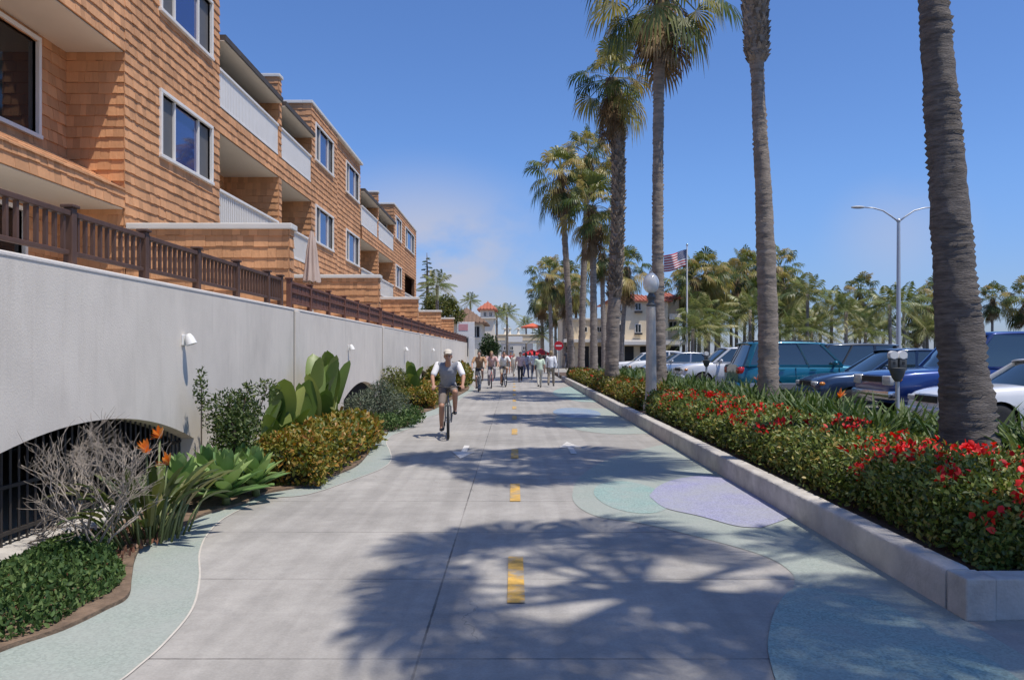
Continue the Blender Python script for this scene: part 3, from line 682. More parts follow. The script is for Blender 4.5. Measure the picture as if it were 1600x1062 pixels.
bay(48.5, 59.6, [(49.2, 51.6, *LW), (49.2, 51.6, *UW), (53.6, 58.2, *UW)], gap=[(53.4, 58.6, 4.75, 7.0)])
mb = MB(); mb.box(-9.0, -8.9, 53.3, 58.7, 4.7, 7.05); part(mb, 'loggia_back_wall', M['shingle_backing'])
railing(53.4, 58.6, 4.7, False)
window_y(48.5 - .03, -8.35, -7.75, 8.9, 9.9)
# main body behind everything
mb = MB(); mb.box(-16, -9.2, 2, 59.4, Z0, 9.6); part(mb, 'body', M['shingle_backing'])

# terrace walls stepping along the terrace
for i, (y, lb) in enumerate(((15.0, 'nearest and tallest looking shingled terrace wall with cream coping, beside the near bay'), (24.9, 'second shingled terrace wall, with the folded parasol in front of it'), (35.0, 'third shingled terrace wall with cream coping, below the far balconies'), (45.9, 'fourth shingled terrace wall, small, past the far bay'), (55.8, 'farthest shingled terrace wall, small, by the bushy green tree'))):
    t = empty('terrace_wall', (-5.7, y, Z0), label=lb, cat='wall', group='shingled terrace walls above the retaining wall')
    x1 = -4.22; mb = MB(); sh_seed[0] += 1
    shingles(mb, (FX + .03, y), (1, 0), (0, -1), x1 - FX - .03, Z0 + .01, 4.0, seed=sh_seed[0]); shingles(mb, (x1, y), (0, 1), (1, 0), .28, Z0 + .01, 4.0, seed=sh_seed[0] + 9)
    mb.cur = 1; mb.box(FX + .03, x1 - .001, y + .001, y + .28, Z0, 4.0)
    mb.build('shingle_face', [M['shingle'], M['shingle_backing']], t, world=True)
    q = MB(); q.bbox(FX + .05, x1 + .07, y - .07, y + .35, 4.0, 4.11, .015); q.build('coping', M['cream_trim'], t, world=True)

# folded parasol on the terrace
M['parasol'] = mat('parasol_cloth', (.52, .41, .35), .9, .1, 5, .2, 30, stretch=(3, 3, .4))
M['wood'] = mat('wood', (.22, .13, .07), .7, .25, 6, .2, 40, stretch=(1, 1, .2))
u = empty('folded_parasol', (-4.95, 19.6, Z0), label='closed pinkish beige patio parasol behind the fence, in front of the second terrace wall', cat='parasol')
mb = MB(); mb.tube([(0, 0, .05), (0, 0, 2.3)], .022, 10); mb.build('pole', M['wood'], u, smooth=True, angle=40)
mb = MB(); mb.lathe([(.26, 0), (.26, .05), (.05, .08), (.04, .3)], (0, 0, 0), 16); mb.build('base', M['kerb'], u, smooth=True, angle=40)
mb = MB(); vs = []; fs = []; nseg = 32; rings = [(2.22, .03), (2.0, .075), (1.75, .11), (1.5, .13), (1.25, .155), (1.05, .185), (.98, .19)]
for z, r0 in rings:
    for k in range(nseg): t = 2 * math.pi * k / nseg; rr = r0 * (1 + .28 * math.cos(8 * t + z)); vs.append((rr * math.cos(t), rr * math.sin(t), z + .02 * math.cos(8 * t)))
for i in range(len(rings) - 1):
    for k in range(nseg): fs.append((i * nseg + k, (i + 1) * nseg + k, (i + 1) * nseg + (k + 1) % nseg, i * nseg + (k + 1) % nseg))
mb.add(vs, fs); mb.build('canopy', M['parasol'], u, smooth=True)
mb = MB(); mb.lathe([(.02, 2.2), (.03, 2.25), (.015, 2.33), (.0, 2.36)], (0, 0, 0), 10); mb.build('finial', M['wood'], u, smooth=True)
# ---------------------------------------------------------------- palms
def fan_frond(mb, p0, d, plen, r, nb=22, droop=.35, span=112, pet_w=.03, rr=rnd):
    d = Vector(d).normalized(); p0 = Vector(p0); n = 4; pts = []
    for i in range(n + 1): t = i / n; pts.append(p0 + d * plen * t - Vector((0, 0, droop * plen * .45 * t * t)))
    de = (pts[-1] - pts[-2]).normalized(); up = Vector((0, 0, 1)) if abs(de.z) < .96 else Vector((d.x, d.y, 0.01)).normalized()
    side = de.cross(up).normalized(); nrm = side.cross(de).normalized(); roll = rr.uniform(-.5, .5); side, nrm = side * math.cos(roll) + nrm * math.sin(roll), nrm * math.cos(roll) - side * math.sin(roll)
    vs = []; fs = []
    for i, p in enumerate(pts): w = pet_w * (1.2 - .5 * i / n); vs += [p - side * w, p + side * w]
    for i in range(n): fs.append((2 * i, 2 * i + 1, 2 * i + 3, 2 * i + 2))
    hub = len(vs); vs.append(pts[-1]); H = pts[-1]; dt = 2 * R(span) / nb
    for k in range(nb):
        th = -R(span) + dt * (k + .5); l = r * (.74 + .26 * math.cos(th * .8)) * rr.uniform(.9, 1.08)
        b = (de * math.cos(th) + side * math.sin(th)); s_ = (side * math.cos(th) - de * math.sin(th)); z = nrm * (.05 if k % 2 else -.02); g_ = Vector((0, 0, -1)) * rr.uniform(.6, 1.3) * (.30 + droop * .85)
        base = len(vs); w1 = l * .45 * dt * .55; w2 = l * .62 * dt * .42
        m1 = H + b * l * .45 + z + g_ * l * .06; m2 = H + b * l * .74 + g_ * l * .28; tp = H + b * l * .93 + g_ * l * .85
        vs += [m1 - s_ * w1, m1 + s_ * w1, m2 - s_ * w2, m2 + s_ * w2, tp]
        fs += [(hub, base + 1, base), (base, base + 1, base + 3, base + 2), (base + 2, base + 3, base + 4)]
    mb.add(vs, fs)
def crown_meshes(seed, n=42, nd=16, el0=82, el1=-42, plen=1.25, r=.95, skirt=1.0, nb=22):
    rr = random.Random(seed); mb = MB(); md = MB()
    for i in range(n):
        t = (i + .5) / n; el = R(el0 + (el1 - el0) * t ** .9 + rr.uniform(-15, 13)); az = i * 2.39996 + rr.uniform(-.5, .5)
        d = (math.cos(az) * math.cos(el), math.sin(az) * math.cos(el), math.sin(el)); k = rr.uniform(.70, 1.15)
        fan_frond(mb, Vector(d) * .08 + Vector((0, 0, .25 - .5 * t)), d, plen * k * (.75 + .25 * math.cos(el)), r * k, nb, (.22 + .6 * t) * rr.uniform(.6, 1.4), rr=rr)
    for i in range(nd):
        az = i * 2.39996 + rr.uniform(-.4, .4); el = R(rr.uniform(-78, -48)); zz = -.25 - skirt * (i / max(1, nd)) ** 1.2
        d = (math.cos(az) * math.cos(el), math.sin(az) * math.cos(el), math.sin(el))
        fan_frond(md, Vector((math.cos(az) * .16, math.sin(az) * .16, zz)), d, plen * .45, r * .72, 16, .3, 80, rr=rr)
    # shaggy skirt of narrow dead blades hugging the trunk
    for i in range(int(150 * skirt)):
        a = rr.uniform(0, 6.283); z = .1 - skirt * 1.5 * rr.random() ** 1.3; o = Vector((math.cos(a), math.sin(a), 0)); sd = Vector((-math.sin(a), math.cos(a), 0)) * rr.uniform(.02, .05); L_ = rr.uniform(.35, .8); q = o * .17 + Vector((0, 0, z)); ou = rr.uniform(.08, .45) * (1 if z > -skirt * .7 else .6)
        m_ = q + o * L_ * ou - Vector((0, 0, L_ * .45)); e_ = q + o * L_ * ou * 1.1 - Vector((0, 0, L_)) + sd * rr.uniform(-3, 3)
        md.add([q - sd * .6, q + sd * .6, m_ + sd, m_ - sd, e_], [(0, 1, 2, 3), (3, 2, 4)])
    return mb.mesh('crown', M['frond']), (md.mesh('dead_fronds', M['frond_dead']) if nd else None)
CROWN = [crown_meshes(s, n, nd, skirt=sk) for s, n, nd, sk in ((1, 38, 12, 1.0), (2, 34, 20, 1.9), (3, 36, 14, 1.3))]
CROWN_OPEN = crown_meshes(15, 36, 10, 72, -35, 1.5, .92, 1.0, 24)
CROWN_BIG = crown_meshes(9, 27, 16, 70, -50, 1.6, 1.08, 1.5, 26)
def trunk_mesh(pts, radii, seg=18, step=.055, rough=.012, seed=0):
    """pts along the axis, resampled to rings; each ring slightly uneven, like leaf scars"""
    rr = random.Random(seed); P = [Vector(p) for p in pts]; mb = MB(); rows = []; zs = [p.z for p in P]; z = zs[0]; out = []; rad = []
    sp = smooth_poly([(p.x, p.y, p.z, r) for p, r in zip(P, radii)], 12); k = 0
    tz = np.array([q[2] for q in sp]); tx = np.array([q[0] for q in sp]); ty = np.array([q[1] for q in sp]); tr = np.array([q[3] for q in sp])
    zz = []; z = tz[0]
    while z < tz[-1]: zz.append(z); z += step * rr.uniform(.7, 1.3)
    n = len(zz); vs = []; fs = []; offs = [rr.uniform(0, 6.3) for _ in range(3)]
    for i, z in enumerate(zz):
        x, y, r = np.interp(z, tz, tx), np.interp(z, tz, ty), np.interp(z, tz, tr); b0 = rough * (1 if i % 2 else -.6) * rr.uniform(.4, 1.7)
        for k in range(seg):
            t = 2 * math.pi * k / seg; nn = noise.noise(Vector((math.cos(t) * 1.2 + seed, math.sin(t) * 1.2, z * 2.6))); n2 = noise.noise(Vector((math.cos(t) * 4 + seed, math.sin(t) * 4, z * 9)))
            bulge = b0 * max(0, .75 + 2.4 * noise.noise(Vector((math.cos(t) * .9 + seed, math.sin(t) * .9, z * 1.9 + 40)))); q = r + bulge + nn * r * .10 + n2 * rough * 1.6; vs.append((x + q * math.cos(t), y + q * math.sin(t), z + rough * .8 * math.sin(t * 2 + i)))
    for i in range(n - 1):
        for k in range(seg): fs.append((i * seg + k, i * seg + (k + 1) % seg, (i + 1) * seg + (k + 1) % seg, (i + 1) * seg + k))
    return mb.add(vs, fs)
def boots_mesh(pts, radii, z0, z1, seed=0, per=11, dz=.13, size=.17):
    rr = random.Random(seed); mb = MB(); tz = [p[2] for p in pts]; z = z0; row = 0
    while z < z1:
        x, y, r = np.interp(z, tz, [p[0] for p in pts]), np.interp(z, tz, [p[1] for p in pts]), np.interp(z, tz, radii)
        for k in range(per):
            if rr.random() < .12: continue
            t = 2 * math.pi * (k + .5 * (row % 2)) / per + rr.uniform(-.1, .1); o = Vector((math.cos(t), math.sin(t), 0)); s = Vector((-math.sin(t), math.cos(t), 0)); w = size * .38 * rr.uniform(.8, 1.2)
            b = Vector((x, y, z)) + o * (r - .01); L_ = size * rr.uniform(.7, 1.3); m = b + o * L_ * .35 + Vector((0, 0, L_ * .55)); tp = b + o * L_ * rr.uniform(.4, .75) + Vector((0, 0, L_ * 1.05)) + s * rr.uniform(-.04, .04)
            mb.add([b - s * w, b + s * w, m + s * w * .8, m - s * w * .8, tp - s * w * .35, tp + s * w * .35, b - o * .02 + Vector((0, 0, L_ * .9)) - s * w * .6, b - o * .02 + Vector((0, 0, L_ * .9)) + s * w * .6],
                   [(0, 1, 2, 3), (3, 2, 5, 4), (0, 3, 6), (1, 7, 2), (4, 5, 7, 6), (3, 4, 6), (2, 7, 5)])
        z += dz; row += 1
    return mb
def row_palm(label, base, pts, radii, crown, scale=1.0, boots=None, seg=18, step=.06, rot=0.0, rough=.012, seed=1, dead=True, tm='trunk', bsize=.17, bper=11):
    """base (x, y); pts [(dx, dy, z)] from the ground up"""
    p = empty('fan_palm', (base[0], base[1], .2), label=label, cat='palm tree', group='tall fan palms along the path')
    tp = [(a, b, z) for a, b, z in pts]
    trunk_mesh(tp, radii, seg, step, rough, seed).build('trunk', M[tm], p, smooth=True)
    if boots: boots_mesh(tp, radii, boots[0], boots[1], seed, bper, bsize * .8, bsize).build('leaf_bases', M['boots'], p)
    for nm, me in (('crown', crown[0]), ('dead_fronds', crown[1] if dead else None)):
        if me is None: continue
        o = bpy.data.objects.new(nm, me); C.objects.link(o); o.parent = p; o.location = tp[-1]; o.rotation_euler = (0, 0, rot); o.scale = (scale,) * 3
    return p
H = 12.9
row_palm('nearest palm, its thick ringed trunk painted shade-dark, flared at the base before the white car', (5.43, 9.5), [(0, 0, -.1), (-.005, 0, .25), (-.04, 0, .7), (-.21, 0, 2.64), (-.33, 0, 4.2), (-.45, 0, 5.7), (-.72, 0, 9), (-.95, 0, H)], [.40, .37, .30, .222, .19, .165, .15, .15], CROWN[0], 1.12, seg=28, step=.042, rough=.009, seed=4, tm='trunk_shaded')
row_palm('palm with a slim grey trunk and a rough bulge of old leaf bases high up', (5.57, 17.5), [(0, 0, -.1), (0, 0, .6), (-.05, 0, 3.6), (-.24, 0, 7.4), (-.26, 0, 8.0), (-.30, 0, 9.2), (-.35, 0, H)], [.27, .225, .20, .14, .22, .25, .22], CROWN[2], 1.1, boots=(7.85, 12.6), bsize=.12, bper=15, seg=22, rough=.010, seed=7)
row_palm('tall palm beside the globe lamp, its big drooping crown cut by the top edge', (4.92, 27.0), [(0, 0, -.1), (0, 0, .8), (-.06, 0, 4), (-.06, 0, 8), (.0, 0, 11.6), (.08, 0, 14.1)], [.29, .24, .20, .175, .19, .21], CROWN_BIG, 1.12, boots=(11.8, 13.9), rot=2.7, seed=9)
row_palm('palm with a shaggy trunk of old leaf bases, left of the big drooping crown', (3.80, 31.0), [(0, 0, -.1), (0, 0, .8), (.06, 0, 3), (.22, 0, 6), (.25, 0, 8.4), (.20, 0, 10.6), (-.02, 0, 12.1)], [.34, .28, .25, .21, .22, .24, .24], CROWN[1], .78, boots=(3.6, 11.8), rot=2.1, seed=12)
far_row = [  # x px of trunk, crown px, distance, crown scale, variant, label
    (893, 876, 272, 47, .92, 0, 'leftmost of the middle group of palms, full green crown over the path'),
    (908, 919, 243, 50, .88, 2, 'palm in the middle group whose crown rises highest of the three'),
    (928, 926, 322, 44, .80, 1, 'palm in the middle group with a low crown and long brown skirt'),
    (944, 940, 395, 62, .80, 2, 'thin palm half hidden between the shaggy trunk and the middle group'),
    (970, 980, 418, 66, .88, 1, 'dark palm with wide low crown right of the shaggy trunk, before the cream building'),
    (862, 858, 430, 78, 1.0, 0, 'low palm at the far end of the row, hanging over the path, yellowish crown'),
    (848, 846, 462, 92, 1.0, 2, 'small distant palm leftmost in the far end of the row'),
    (882, 882, 440, 84, 1.05, 1, 'distant palm behind the leftmost trunk of the middle group'),
    (868, 868, 480, 110, 1.1, 0, 'farthest small palm in the row, low above the no entry sign'),
    (900, 900, 455, 96, 1.0, 2, 'distant palm with brown skirt seen between the middle trunks')]
for i, (xb, xc, yc, d, sc, v, lb) in enumerate(far_row):
    x0 = (xb - VX) * d / F_PX; x1, _, z1 = at(xc, yc, d); z1 -= .2
    row_palm(lb, (x0, d), [(0, 0, -.1), (0, 0, .7), ((x1 - x0) * .3, 0, z1 * .4), ((x1 - x0) * .7, 0, z1 * .75), (x1 - x0, 0, z1)], [.27, .22, .19, .17, .18], CROWN[v], sc * 1.16, seg=12, step=.14, rot=i * 1.3, seed=20 + i, boots=(z1 * .8, z1 - .2) if i % 2 else None)
# the palm just outside the right edge of the frame whose crown shades the path
row_palm('palm beside the planter end whose crown shades the near path', (5.35, 2.8), [(0, 0, -.2), (0, 0, .7), (-.1, 0, 4), (-.2, 0, 8), (-.3, 0, H)], [.36, .28, .22, .19, .18], CROWN_OPEN, 1.2, seg=18, seed=31, rot=.4)

def feather_frond(mb, p0, d, L_, droop, nl=26, w=.55, rr=rnd):
    d = Vector(d).normalized(); p0 = Vector(p0); n = nl; pts = []
    for i in range(n + 1): t = i / n; pts.append(p0 + d * L_ * t - Vector((0, 0, 1)) * droop * L_ * t ** 2.0)
    vs = list(pts); fs = []
    vs += [p + Vector((0, 0, .02 * (1 - i / n))) + Vector((.015, .015, 0)) for i, p in enumerate(pts)]
    for i in range(n): fs.append((i, i + 1, n + 2 + i, n + 1 + i))
    for i in range(3, n + 1):
        t = i / n; tg = (pts[i] - pts[i - 1]).normalized(); sd = tg.cross(Vector((0, 0, 1)))
        sd = sd.normalized() if sd.length > .05 else Vector((1, 0, 0)); ll = w * math.sin(math.pi * (.12 + .83 * t)) ** .7
        for s in (1, -1):
            dl = (sd * s + tg * .55 + Vector((0, 0, -.35 + rr.uniform(-.2, .2)))).normalized(); m = pts[i] + dl * ll * .5; tp = pts[i] + dl * ll * rr.uniform(.85, 1.05) - Vector((0, 0, ll * .28)); e = tg * .034
            b = len(vs); vs += [m - e, m + e, tp]; fs += [(i, b, b + 1), (b, b + 2, b + 1)]
    mb.add(vs, fs)
def feather_crown(seed, n=20, L_=2.3):
    rr = random.Random(seed); mb = MB()
    for i in range(n):
        t = (i + .5) / n; el = R(80 - 95 * t + rr.uniform(-8, 8)); az = i * 2.39996 + rr.uniform(-.3, .3)
        feather_frond(mb, (0, 0, 0), (math.cos(az) * math.cos(el), math.sin(az) * math.cos(el), math.sin(el)), L_ * rr.uniform(.85, 1.1), .28 + .35 * t, 24, .62, rr)
    return mb.mesh('crown', M['feather'])
FEATHER = [feather_crown(41, 22, 2.5), feather_crown(42, 18, 2.2)]
# palms beyond the car park: trunk x px, crown y px, distance, kind, scale
far_palms = [(1068, 440, 84, 'f', 1.05), (1085, 425, 78, 'f', 1.0), (1103, 418, 80, 'f', 1.15), (1124, 436, 90, 'f', 1.1), (1151, 428, 86, 'f', 1.15), (1163, 412, 92, 'f', 1.25), (1176, 424, 95, 'f', 1.2), (1218, 410, 88, 'f', 1.2), (1229, 442, 82, 'f', 1.05),
             (1262, 452, 76, 'p', 1.15), (1300, 470, 80, 'p', 1.05), (1322, 480, 74, 'p', 1.1), (1343, 448, 98, 'f', 1.15), (1390, 468, 72, 'p', 1.0), (1412, 466, 84, 'p', 1.2), (1449, 470, 92, 'f', 1.0), (1462, 455, 96, 'f', 1.1), (1551, 457, 105, 'f', 1.0), (1603, 458, 82, 'f', 1.1),
             (1092, 478, 74, 'p', 1.0), (1118, 492, 78, 'p', 1.0), (1142, 486, 82, 'p', 1.05), (1172, 476, 76, 'p', 1.1), (1232, 480, 80, 'p', 1.05), (1250, 492, 86, 'p', 1.05), (1282, 494, 88, 'p', 1.1), (1336, 494, 90, 'p', 1.05), (1362, 496, 96, 'p', 1.05), (1432, 494, 100, 'f', .9), (1076, 496, 86, 'p', .9), (1200, 484, 92, 'p', 1.1), (1083, 506, 70, 'p', 1.0), (1107, 510, 72, 'p', 1.0), (1240, 508, 72, 'p', 1.1), (1268, 510, 78, 'p', 1.1), (1352, 512, 78, 'p', 1.1), (1380, 510, 84, 'p', 1.1), (1445, 505, 90, 'p', 1.0)]
tips = {1262: 'tall feather palm with upright open fronds, between the slim trunk and the street lamp', 1343: 'small round fan palm rising above the feather palms left of the street lamp', 1390: 'feather palm with arching fronds just left of the street lamp pole', 1412: 'feather palm with arching fronds just right of the street lamp pole', 1551: 'lone thin distant fan palm right of the thick near trunk', 1603: 'distant fan palm cut by the right edge of the photo', 1218: 'fan palm showing just right of the slim grey trunk', 1085: 'fan palm just right of the flag, highest beside the flagpole', 1103: 'dense fan palm second to the right of the flagpole', 1151: 'fan palm just left of the slim grey trunk'}
for i, (xb, yc, d, kd, sc) in enumerate(far_palms):
    x, _, z = at(xb, yc + 9, d); nm = 'fan_palm' if kd == 'f' else 'feather_palm'
    lb = tips.get(xb) or ('fan palm in the dense row beyond the car park' if kd == 'f' else 'low feather palm in the dense row beyond the car park')
    p = empty(nm, (x, d, 0), rz=i * .9, label=lb, cat='palm tree', group='palms beyond the car park')
    mb = MB(); mb.tube([(0, 0, -.2), (.02, 0, 1), (.05, .03, z * .5), (0, 0, z + .1)], [.26, .2, .16, .15], 8); mb.build('trunk', M['trunk'], p, smooth=True)
    me = CROWN[i % 3] if kd == 'f' else (FEATHER[i % 2], None)
    for n_, m_ in zip(('crown', 'dead_fronds'), me):
        if m_ is None: continue
        o = bpy.data.objects.new(n_, m_); C.objects.link(o); o.parent = p; o.location = (0, 0, z); o.scale = (sc * (1.3 if kd == 'p' else 1.22),) * 3

# ---------------------------------------------------------------- hedges and planting
M['hedge'] = leaf_mat('hedge_leaf', [(0, (.035, .055, .012)), (.35, (.10, .14, .025)), (.7, (.19, .245, .05)), (1, (.31, .24, .06))], .45, .2, .45, 1.6)
M['hedge_far'] = leaf_mat('hedge_leaf_yellow', [(0, (.055, .07, .012)), (.4, (.13, .14, .02)), (.8, (.22, .19, .03)), (1, (.30, .13, .03))], .45, .2, .4, 1.2)
M['hedge_core'] = mat('hedge_shade_core', (.022, .024, .012), .95, .4, 9, .9, 20)  # near-black core colour, the hedge's inner shade is put into it
M['flower_red'] = leaf_mat('red_bracts', [(0, (.42, .010, .014)), (.5, (.68, .02, .022)), (1, (.80, .07, .05))], .5, .25, .3)
M['flower_orange'] = leaf_mat('orange_petals', [(0, (.6, .13, .02)), (.6, (.75, .22, .04)), (1, (.7, .35, .12))], .5, .25, .3)
M['rust'] = leaf_mat('rust_hedge_leaf', [(0, (.05, .08, .012)), (.35, (.15, .16, .022)), (.7, (.29, .22, .035)), (1, (.36, .16, .04))], .45, .22, .4, 1.8)
M['cover'] = leaf_mat('ground_cover_leaf', [(0, (.022, .055, .014)), (.6, (.07, .125, .034)), (1, (.16, .22, .07))], .6, .2, .25)
M['bush'] = leaf_mat('bush_leaf', [(0, (.022, .045, .010)), (.6, (.065, .10, .022)), (1, (.14, .17, .04))], .45, .2, .4)
M['grey_bush'] = leaf_mat('grey_bush_leaf', [(0, (.05, .075, .045)), (.6, (.11, .135, .085)), (1, (.2, .22, .15))], .55, .15, .3)
M['strap'] = leaf_mat('strap_leaf', [(0, (.022, .048, .012)), (.55, (.06, .105, .026)), (1, (.15, .19, .06))], .5, .22, .3)
M['paddle'] = leaf_mat('paddle_leaf', [(0, (.05, .095, .018)), (.5, (.13, .20, .036)), (1, (.26, .30, .075))], .42, .25, .5)
M['agave'] = leaf_mat('agave_leaf', [(0, (.10, .19, .06)), (.6, (.20, .31, .10)), (1, (.32, .40, .14))], .45, .15, .4)
M['bird'] = leaf_mat('bird_plant_leaf', [(0, (.03, .055, .014)), (.55, (.075, .10, .024)), (.9, (.16, .16, .05)), (1, (.3, .23, .1))], .4, .2, .45)
M['stalk'] = mat('plant_stalk', (.14, .17, .06), .5, .2)
M['dead_wood'] = mat('bleached_twig', (.33, .28, .23), .9, .25, 8, .3, 50)
M['dark_leaf'] = leaf_mat('dark_tree_leaf', [(0, (.012, .03, .010)), (.6, (.03, .06, .016)), (1, (.07, .11, .03))], .45, .2)
M['olive_leaf'] = leaf_mat('olive_tree_leaf', [(0, (.04, .06, .012)), (.6, (.12, .14, .03)), (1, (.22, .20, .05))], .45, .25)
M['bark'] = mat('bark', (.13, .095, .07), .95, .3, 6, .7, 25, stretch=(1, 1, .3))

def hedge(name, label, x0, x1, y0, y1, h0, n, size, m, flowers=0, z0=.2, wob=.12, seed=1, ragged=.12, fl=None, cat='hedge', fsize=.055, fy=None):
    t = empty(name, ((x0 + x1) / 2, y0, z0), label=label, cat=cat); off = np.array(t.location)
    r = np.random.default_rng(seed)
    def prof(y, a):
        """surface point on the rounded section, a in 0..1 from the path side foot over the top"""
        n1 = np.array([noise.noise(Vector((yy * .8 + seed * 9, 0, aa * 3))) for yy, aa in zip(y, a)]); n2 = np.array([noise.noise(Vector((yy * 2.7, seed * 5, aa * 6))) for yy, aa in zip(y, a)])
        hw = (x1 - x0) / 2; cx = (x0 + x1) / 2; th = np.pi * a; e = .55
        c = np.cos(th); s = np.sin(th); px = cx - hw * np.sign(c) * np.abs(c) ** e; pz = h0 * np.abs(s) ** e
        k = 1 + wob * n1 + wob * .6 * n2; endf = np.minimum(1, np.minimum(y - y0, y1 - y) / .35 + .25) ** .5
        return np.stack([cx + (px - cx) * (k * .5 + .5), y, z0 + pz * k * endf], 1), unit(np.stack([-np.sign(c) * np.abs(c) ** .8, np.zeros_like(y), np.abs(s) ** .8 + .05], 1))
    u = r.uniform(0, 1, n); y = y0 + (y1 - y0) * u ** 1.55; a = r.beta(1.15, 1.25, n); P, Nn = prof(y, a)
    dep = r.uniform(0, 1, n) ** 1.6 * .13; P = P - Nn * dep[:, None] + r.normal(size=(n, 3)) * .018 + Nn * (r.uniform(0, 1, n) ** 6 * ragged)[:, None]
    e_ = (y < y0 + .25); Nn[e_] = unit(Nn[e_] + np.array([0, -1.2, 0]))
    # end face
    ne = int(n * .05); ye = np.full(ne, y0 + .05); ax = r.uniform(x0, x1, ne); az = z0 + h0 * .85 * r.uniform(0, 1, ne); Pe = np.stack([ax, ye + r.uniform(0, .12, ne), az], 1); P = np.concatenate([P, Pe]); Nn = np.concatenate([Nn, np.tile([0, -1., .1], (ne, 1))])
    sz = size * (1 + .8 * np.clip((P[:, 1] - y0) / (y1 - y0), 0, 1)); o = leaf_obj('foliage', P - off, Nn, sz, sz * .55, m, t)
    # solid dark core that blocks see-through and stands in for the inner shade
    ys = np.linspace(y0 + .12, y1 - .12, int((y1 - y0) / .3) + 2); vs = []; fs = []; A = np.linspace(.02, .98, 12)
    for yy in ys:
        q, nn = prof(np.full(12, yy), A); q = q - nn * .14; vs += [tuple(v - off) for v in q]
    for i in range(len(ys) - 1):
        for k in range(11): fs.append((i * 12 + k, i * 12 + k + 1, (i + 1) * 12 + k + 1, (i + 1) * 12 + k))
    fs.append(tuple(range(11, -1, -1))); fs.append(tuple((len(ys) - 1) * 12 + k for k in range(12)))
    MB().add(vs, fs).build('shade_core', M['hedge_core'], t, smooth=True)
    if flowers:
        fr = fy or (y0, y1); cu = fr[0] + (fr[1] - fr[0]) * r.uniform(0, 1, flowers) ** 1.25; ca = np.clip(r.normal(.50, .17, flowers), .1, .85); cu = cu + .5 * np.sin(cu * 2.1); cu = np.clip(cu, y0 + .1, y1 - .1)
        P, Nn = prof(cu, ca); per = 17; P = np.repeat(P, per, 0); Nn = np.repeat(Nn, per, 0); P = P + r.normal(size=P.shape) * fsize * .75 + Nn * .035
        fo = leaf_obj('flowers', P - off, Nn, np.full(len(P), fsize), np.full(len(P), fsize * .8), fl or M['flower_red'], t, 1.0); fo['kind'] = 'stuff'; fo['label'] = 'clusters of bright red bracts'
    return t
hedge('flowering_hedge', 'near clipped hedge with clusters of red flowers in the right planter', 3.20, 4.70, 5.45, 19.6, .53, 80000, .050, M['hedge'], 185, seed=2, wob=.16, ragged=.13, fsize=.062)
hedge('flowering_hedge', 'farther yellow green hedge in the right planter, beyond the globe lamp', 3.12, 4.3, 20.6, 47, .55, 16000, .085, M['hedge_far'], 26, seed=6, fl=M['flower_red'], fsize=.06)
hedge('rust_hedge', 'rust and yellow low hedge on the left bed before the tall paddle leaves', -3.38, -2.40, 9.9, 14.6, .56, 16000, .065, M['rust'], seed=8, z0=.03, ragged=.1)
hedge('rust_hedge', 'small rust coloured hedge farther along the left bed behind the cyclist', -3.5, -2.35, 23.6, 30.5, .55, 6500, .085, M['rust'], seed=9, z0=.03)
hedge('rust_hedge', 'farthest olive hedge at the end of the left bed, right of the cyclist', -3.8, -2.2, 34.0, 42.0, 1.05, 8000, .11, M['hedge_far'], seed=10, z0=.03)

def leaf_bush(name, label, blobs, n, size, m, cat='bush', width=.5, core=.72, sr=1.0, z=.03, parent=None):
    b0 = blobs[0]; t = empty(name, (b0[0], b0[1], z), label=label, cat=cat); off = np.array(t.location)
    Ps = []; Ns = []; tot = sum(b[3] * b[4] for b in blobs)
    for (x, y, zc, r, rz) in blobs:
        k = int(n * r * rz / tot); d = unit(rng.normal(size=(k, 3))); lump = np.array([1 + .22 * noise.noise(Vector(v * 2.2 + np.array([x, y, zc]))) for v in d]); q = (rng.uniform(0, 1, k) ** .35) * lump
        Ps.append(np.array([x, y, zc]) + d * np.array([r, r, rz]) * q[:, None]); Ns.append(d)
    P = np.concatenate(Ps); Nn = np.concatenate(Ns); keep = P[:, 2] > z; P = P[keep]; Nn = Nn[keep]
    leaf_obj('foliage', P - off, Nn, np.full(len(P), size), np.full(len(P), size * width), m, t)
    mb = MB()
    for (x, y, zc, r, rz) in blobs: mb.tube([(.0, .0, -.02), ((x - off[0]) * .5, (y - off[1]) * .5, .06), (x - off[0], y - off[1], zc - z), (x - off[0] - .2 * r, y - off[1], zc - z + rz * .6)], [.045 * sr, .035 * sr, .022 * sr, .008 * sr], 6)
    mb.build('stem', M['bark'], t)
    return t
bx, by = -3.50, 9.95
leaf_bush('round_bush', 'olive green rounded bush against the pale wall, left of the tall paddle leaves', [(bx, by, .92, .36, .34), (bx - .02, by + .35, .85, .3, .3), (bx + .12, by - .25, .72, .3, .26), (bx + .02, by - .1, .5, .28, .22)], 4200, .05, M['bush'])
t = leaf_bush('sapling', 'thin upright leafy twigs rising above the rounded bush', [(bx - .25, by - .35, 1.25, .10, .28), (bx + .3, by + .4, 1.22, .16, .16), (bx + .15, by + .1, 1.2, .12, .14)], 420, .05, M['bush'], cat='sapling', sr=.3)
gb = (-3.05, 18.0)
leaf_bush('grey_bush', 'grey green feathery bush beside the second arch, past the rust hedge', [(gb[0], gb[1], .5, .62, .45), (gb[0] + .2, gb[1] + .7, .42, .5, .4), (gb[0] - .25, gb[1] - .6, .45, .45, .42), (gb[0] + .1, gb[1] - .3, .85, .3, .25)], 4200, .09, M['grey_bush'], width=.22)
leaf_bush('low_shrub', 'dark green low shrub at the kerb edge under the grey bush', [(gb[0] + .55, gb[1] + .1, .2, .42, .2), (gb[0] + .5, gb[1] + 1.2, .22, .45, .22), (gb[0] + .3, gb[1] - .8, .2, .4, .2)], 2600, .07, M['cover'])
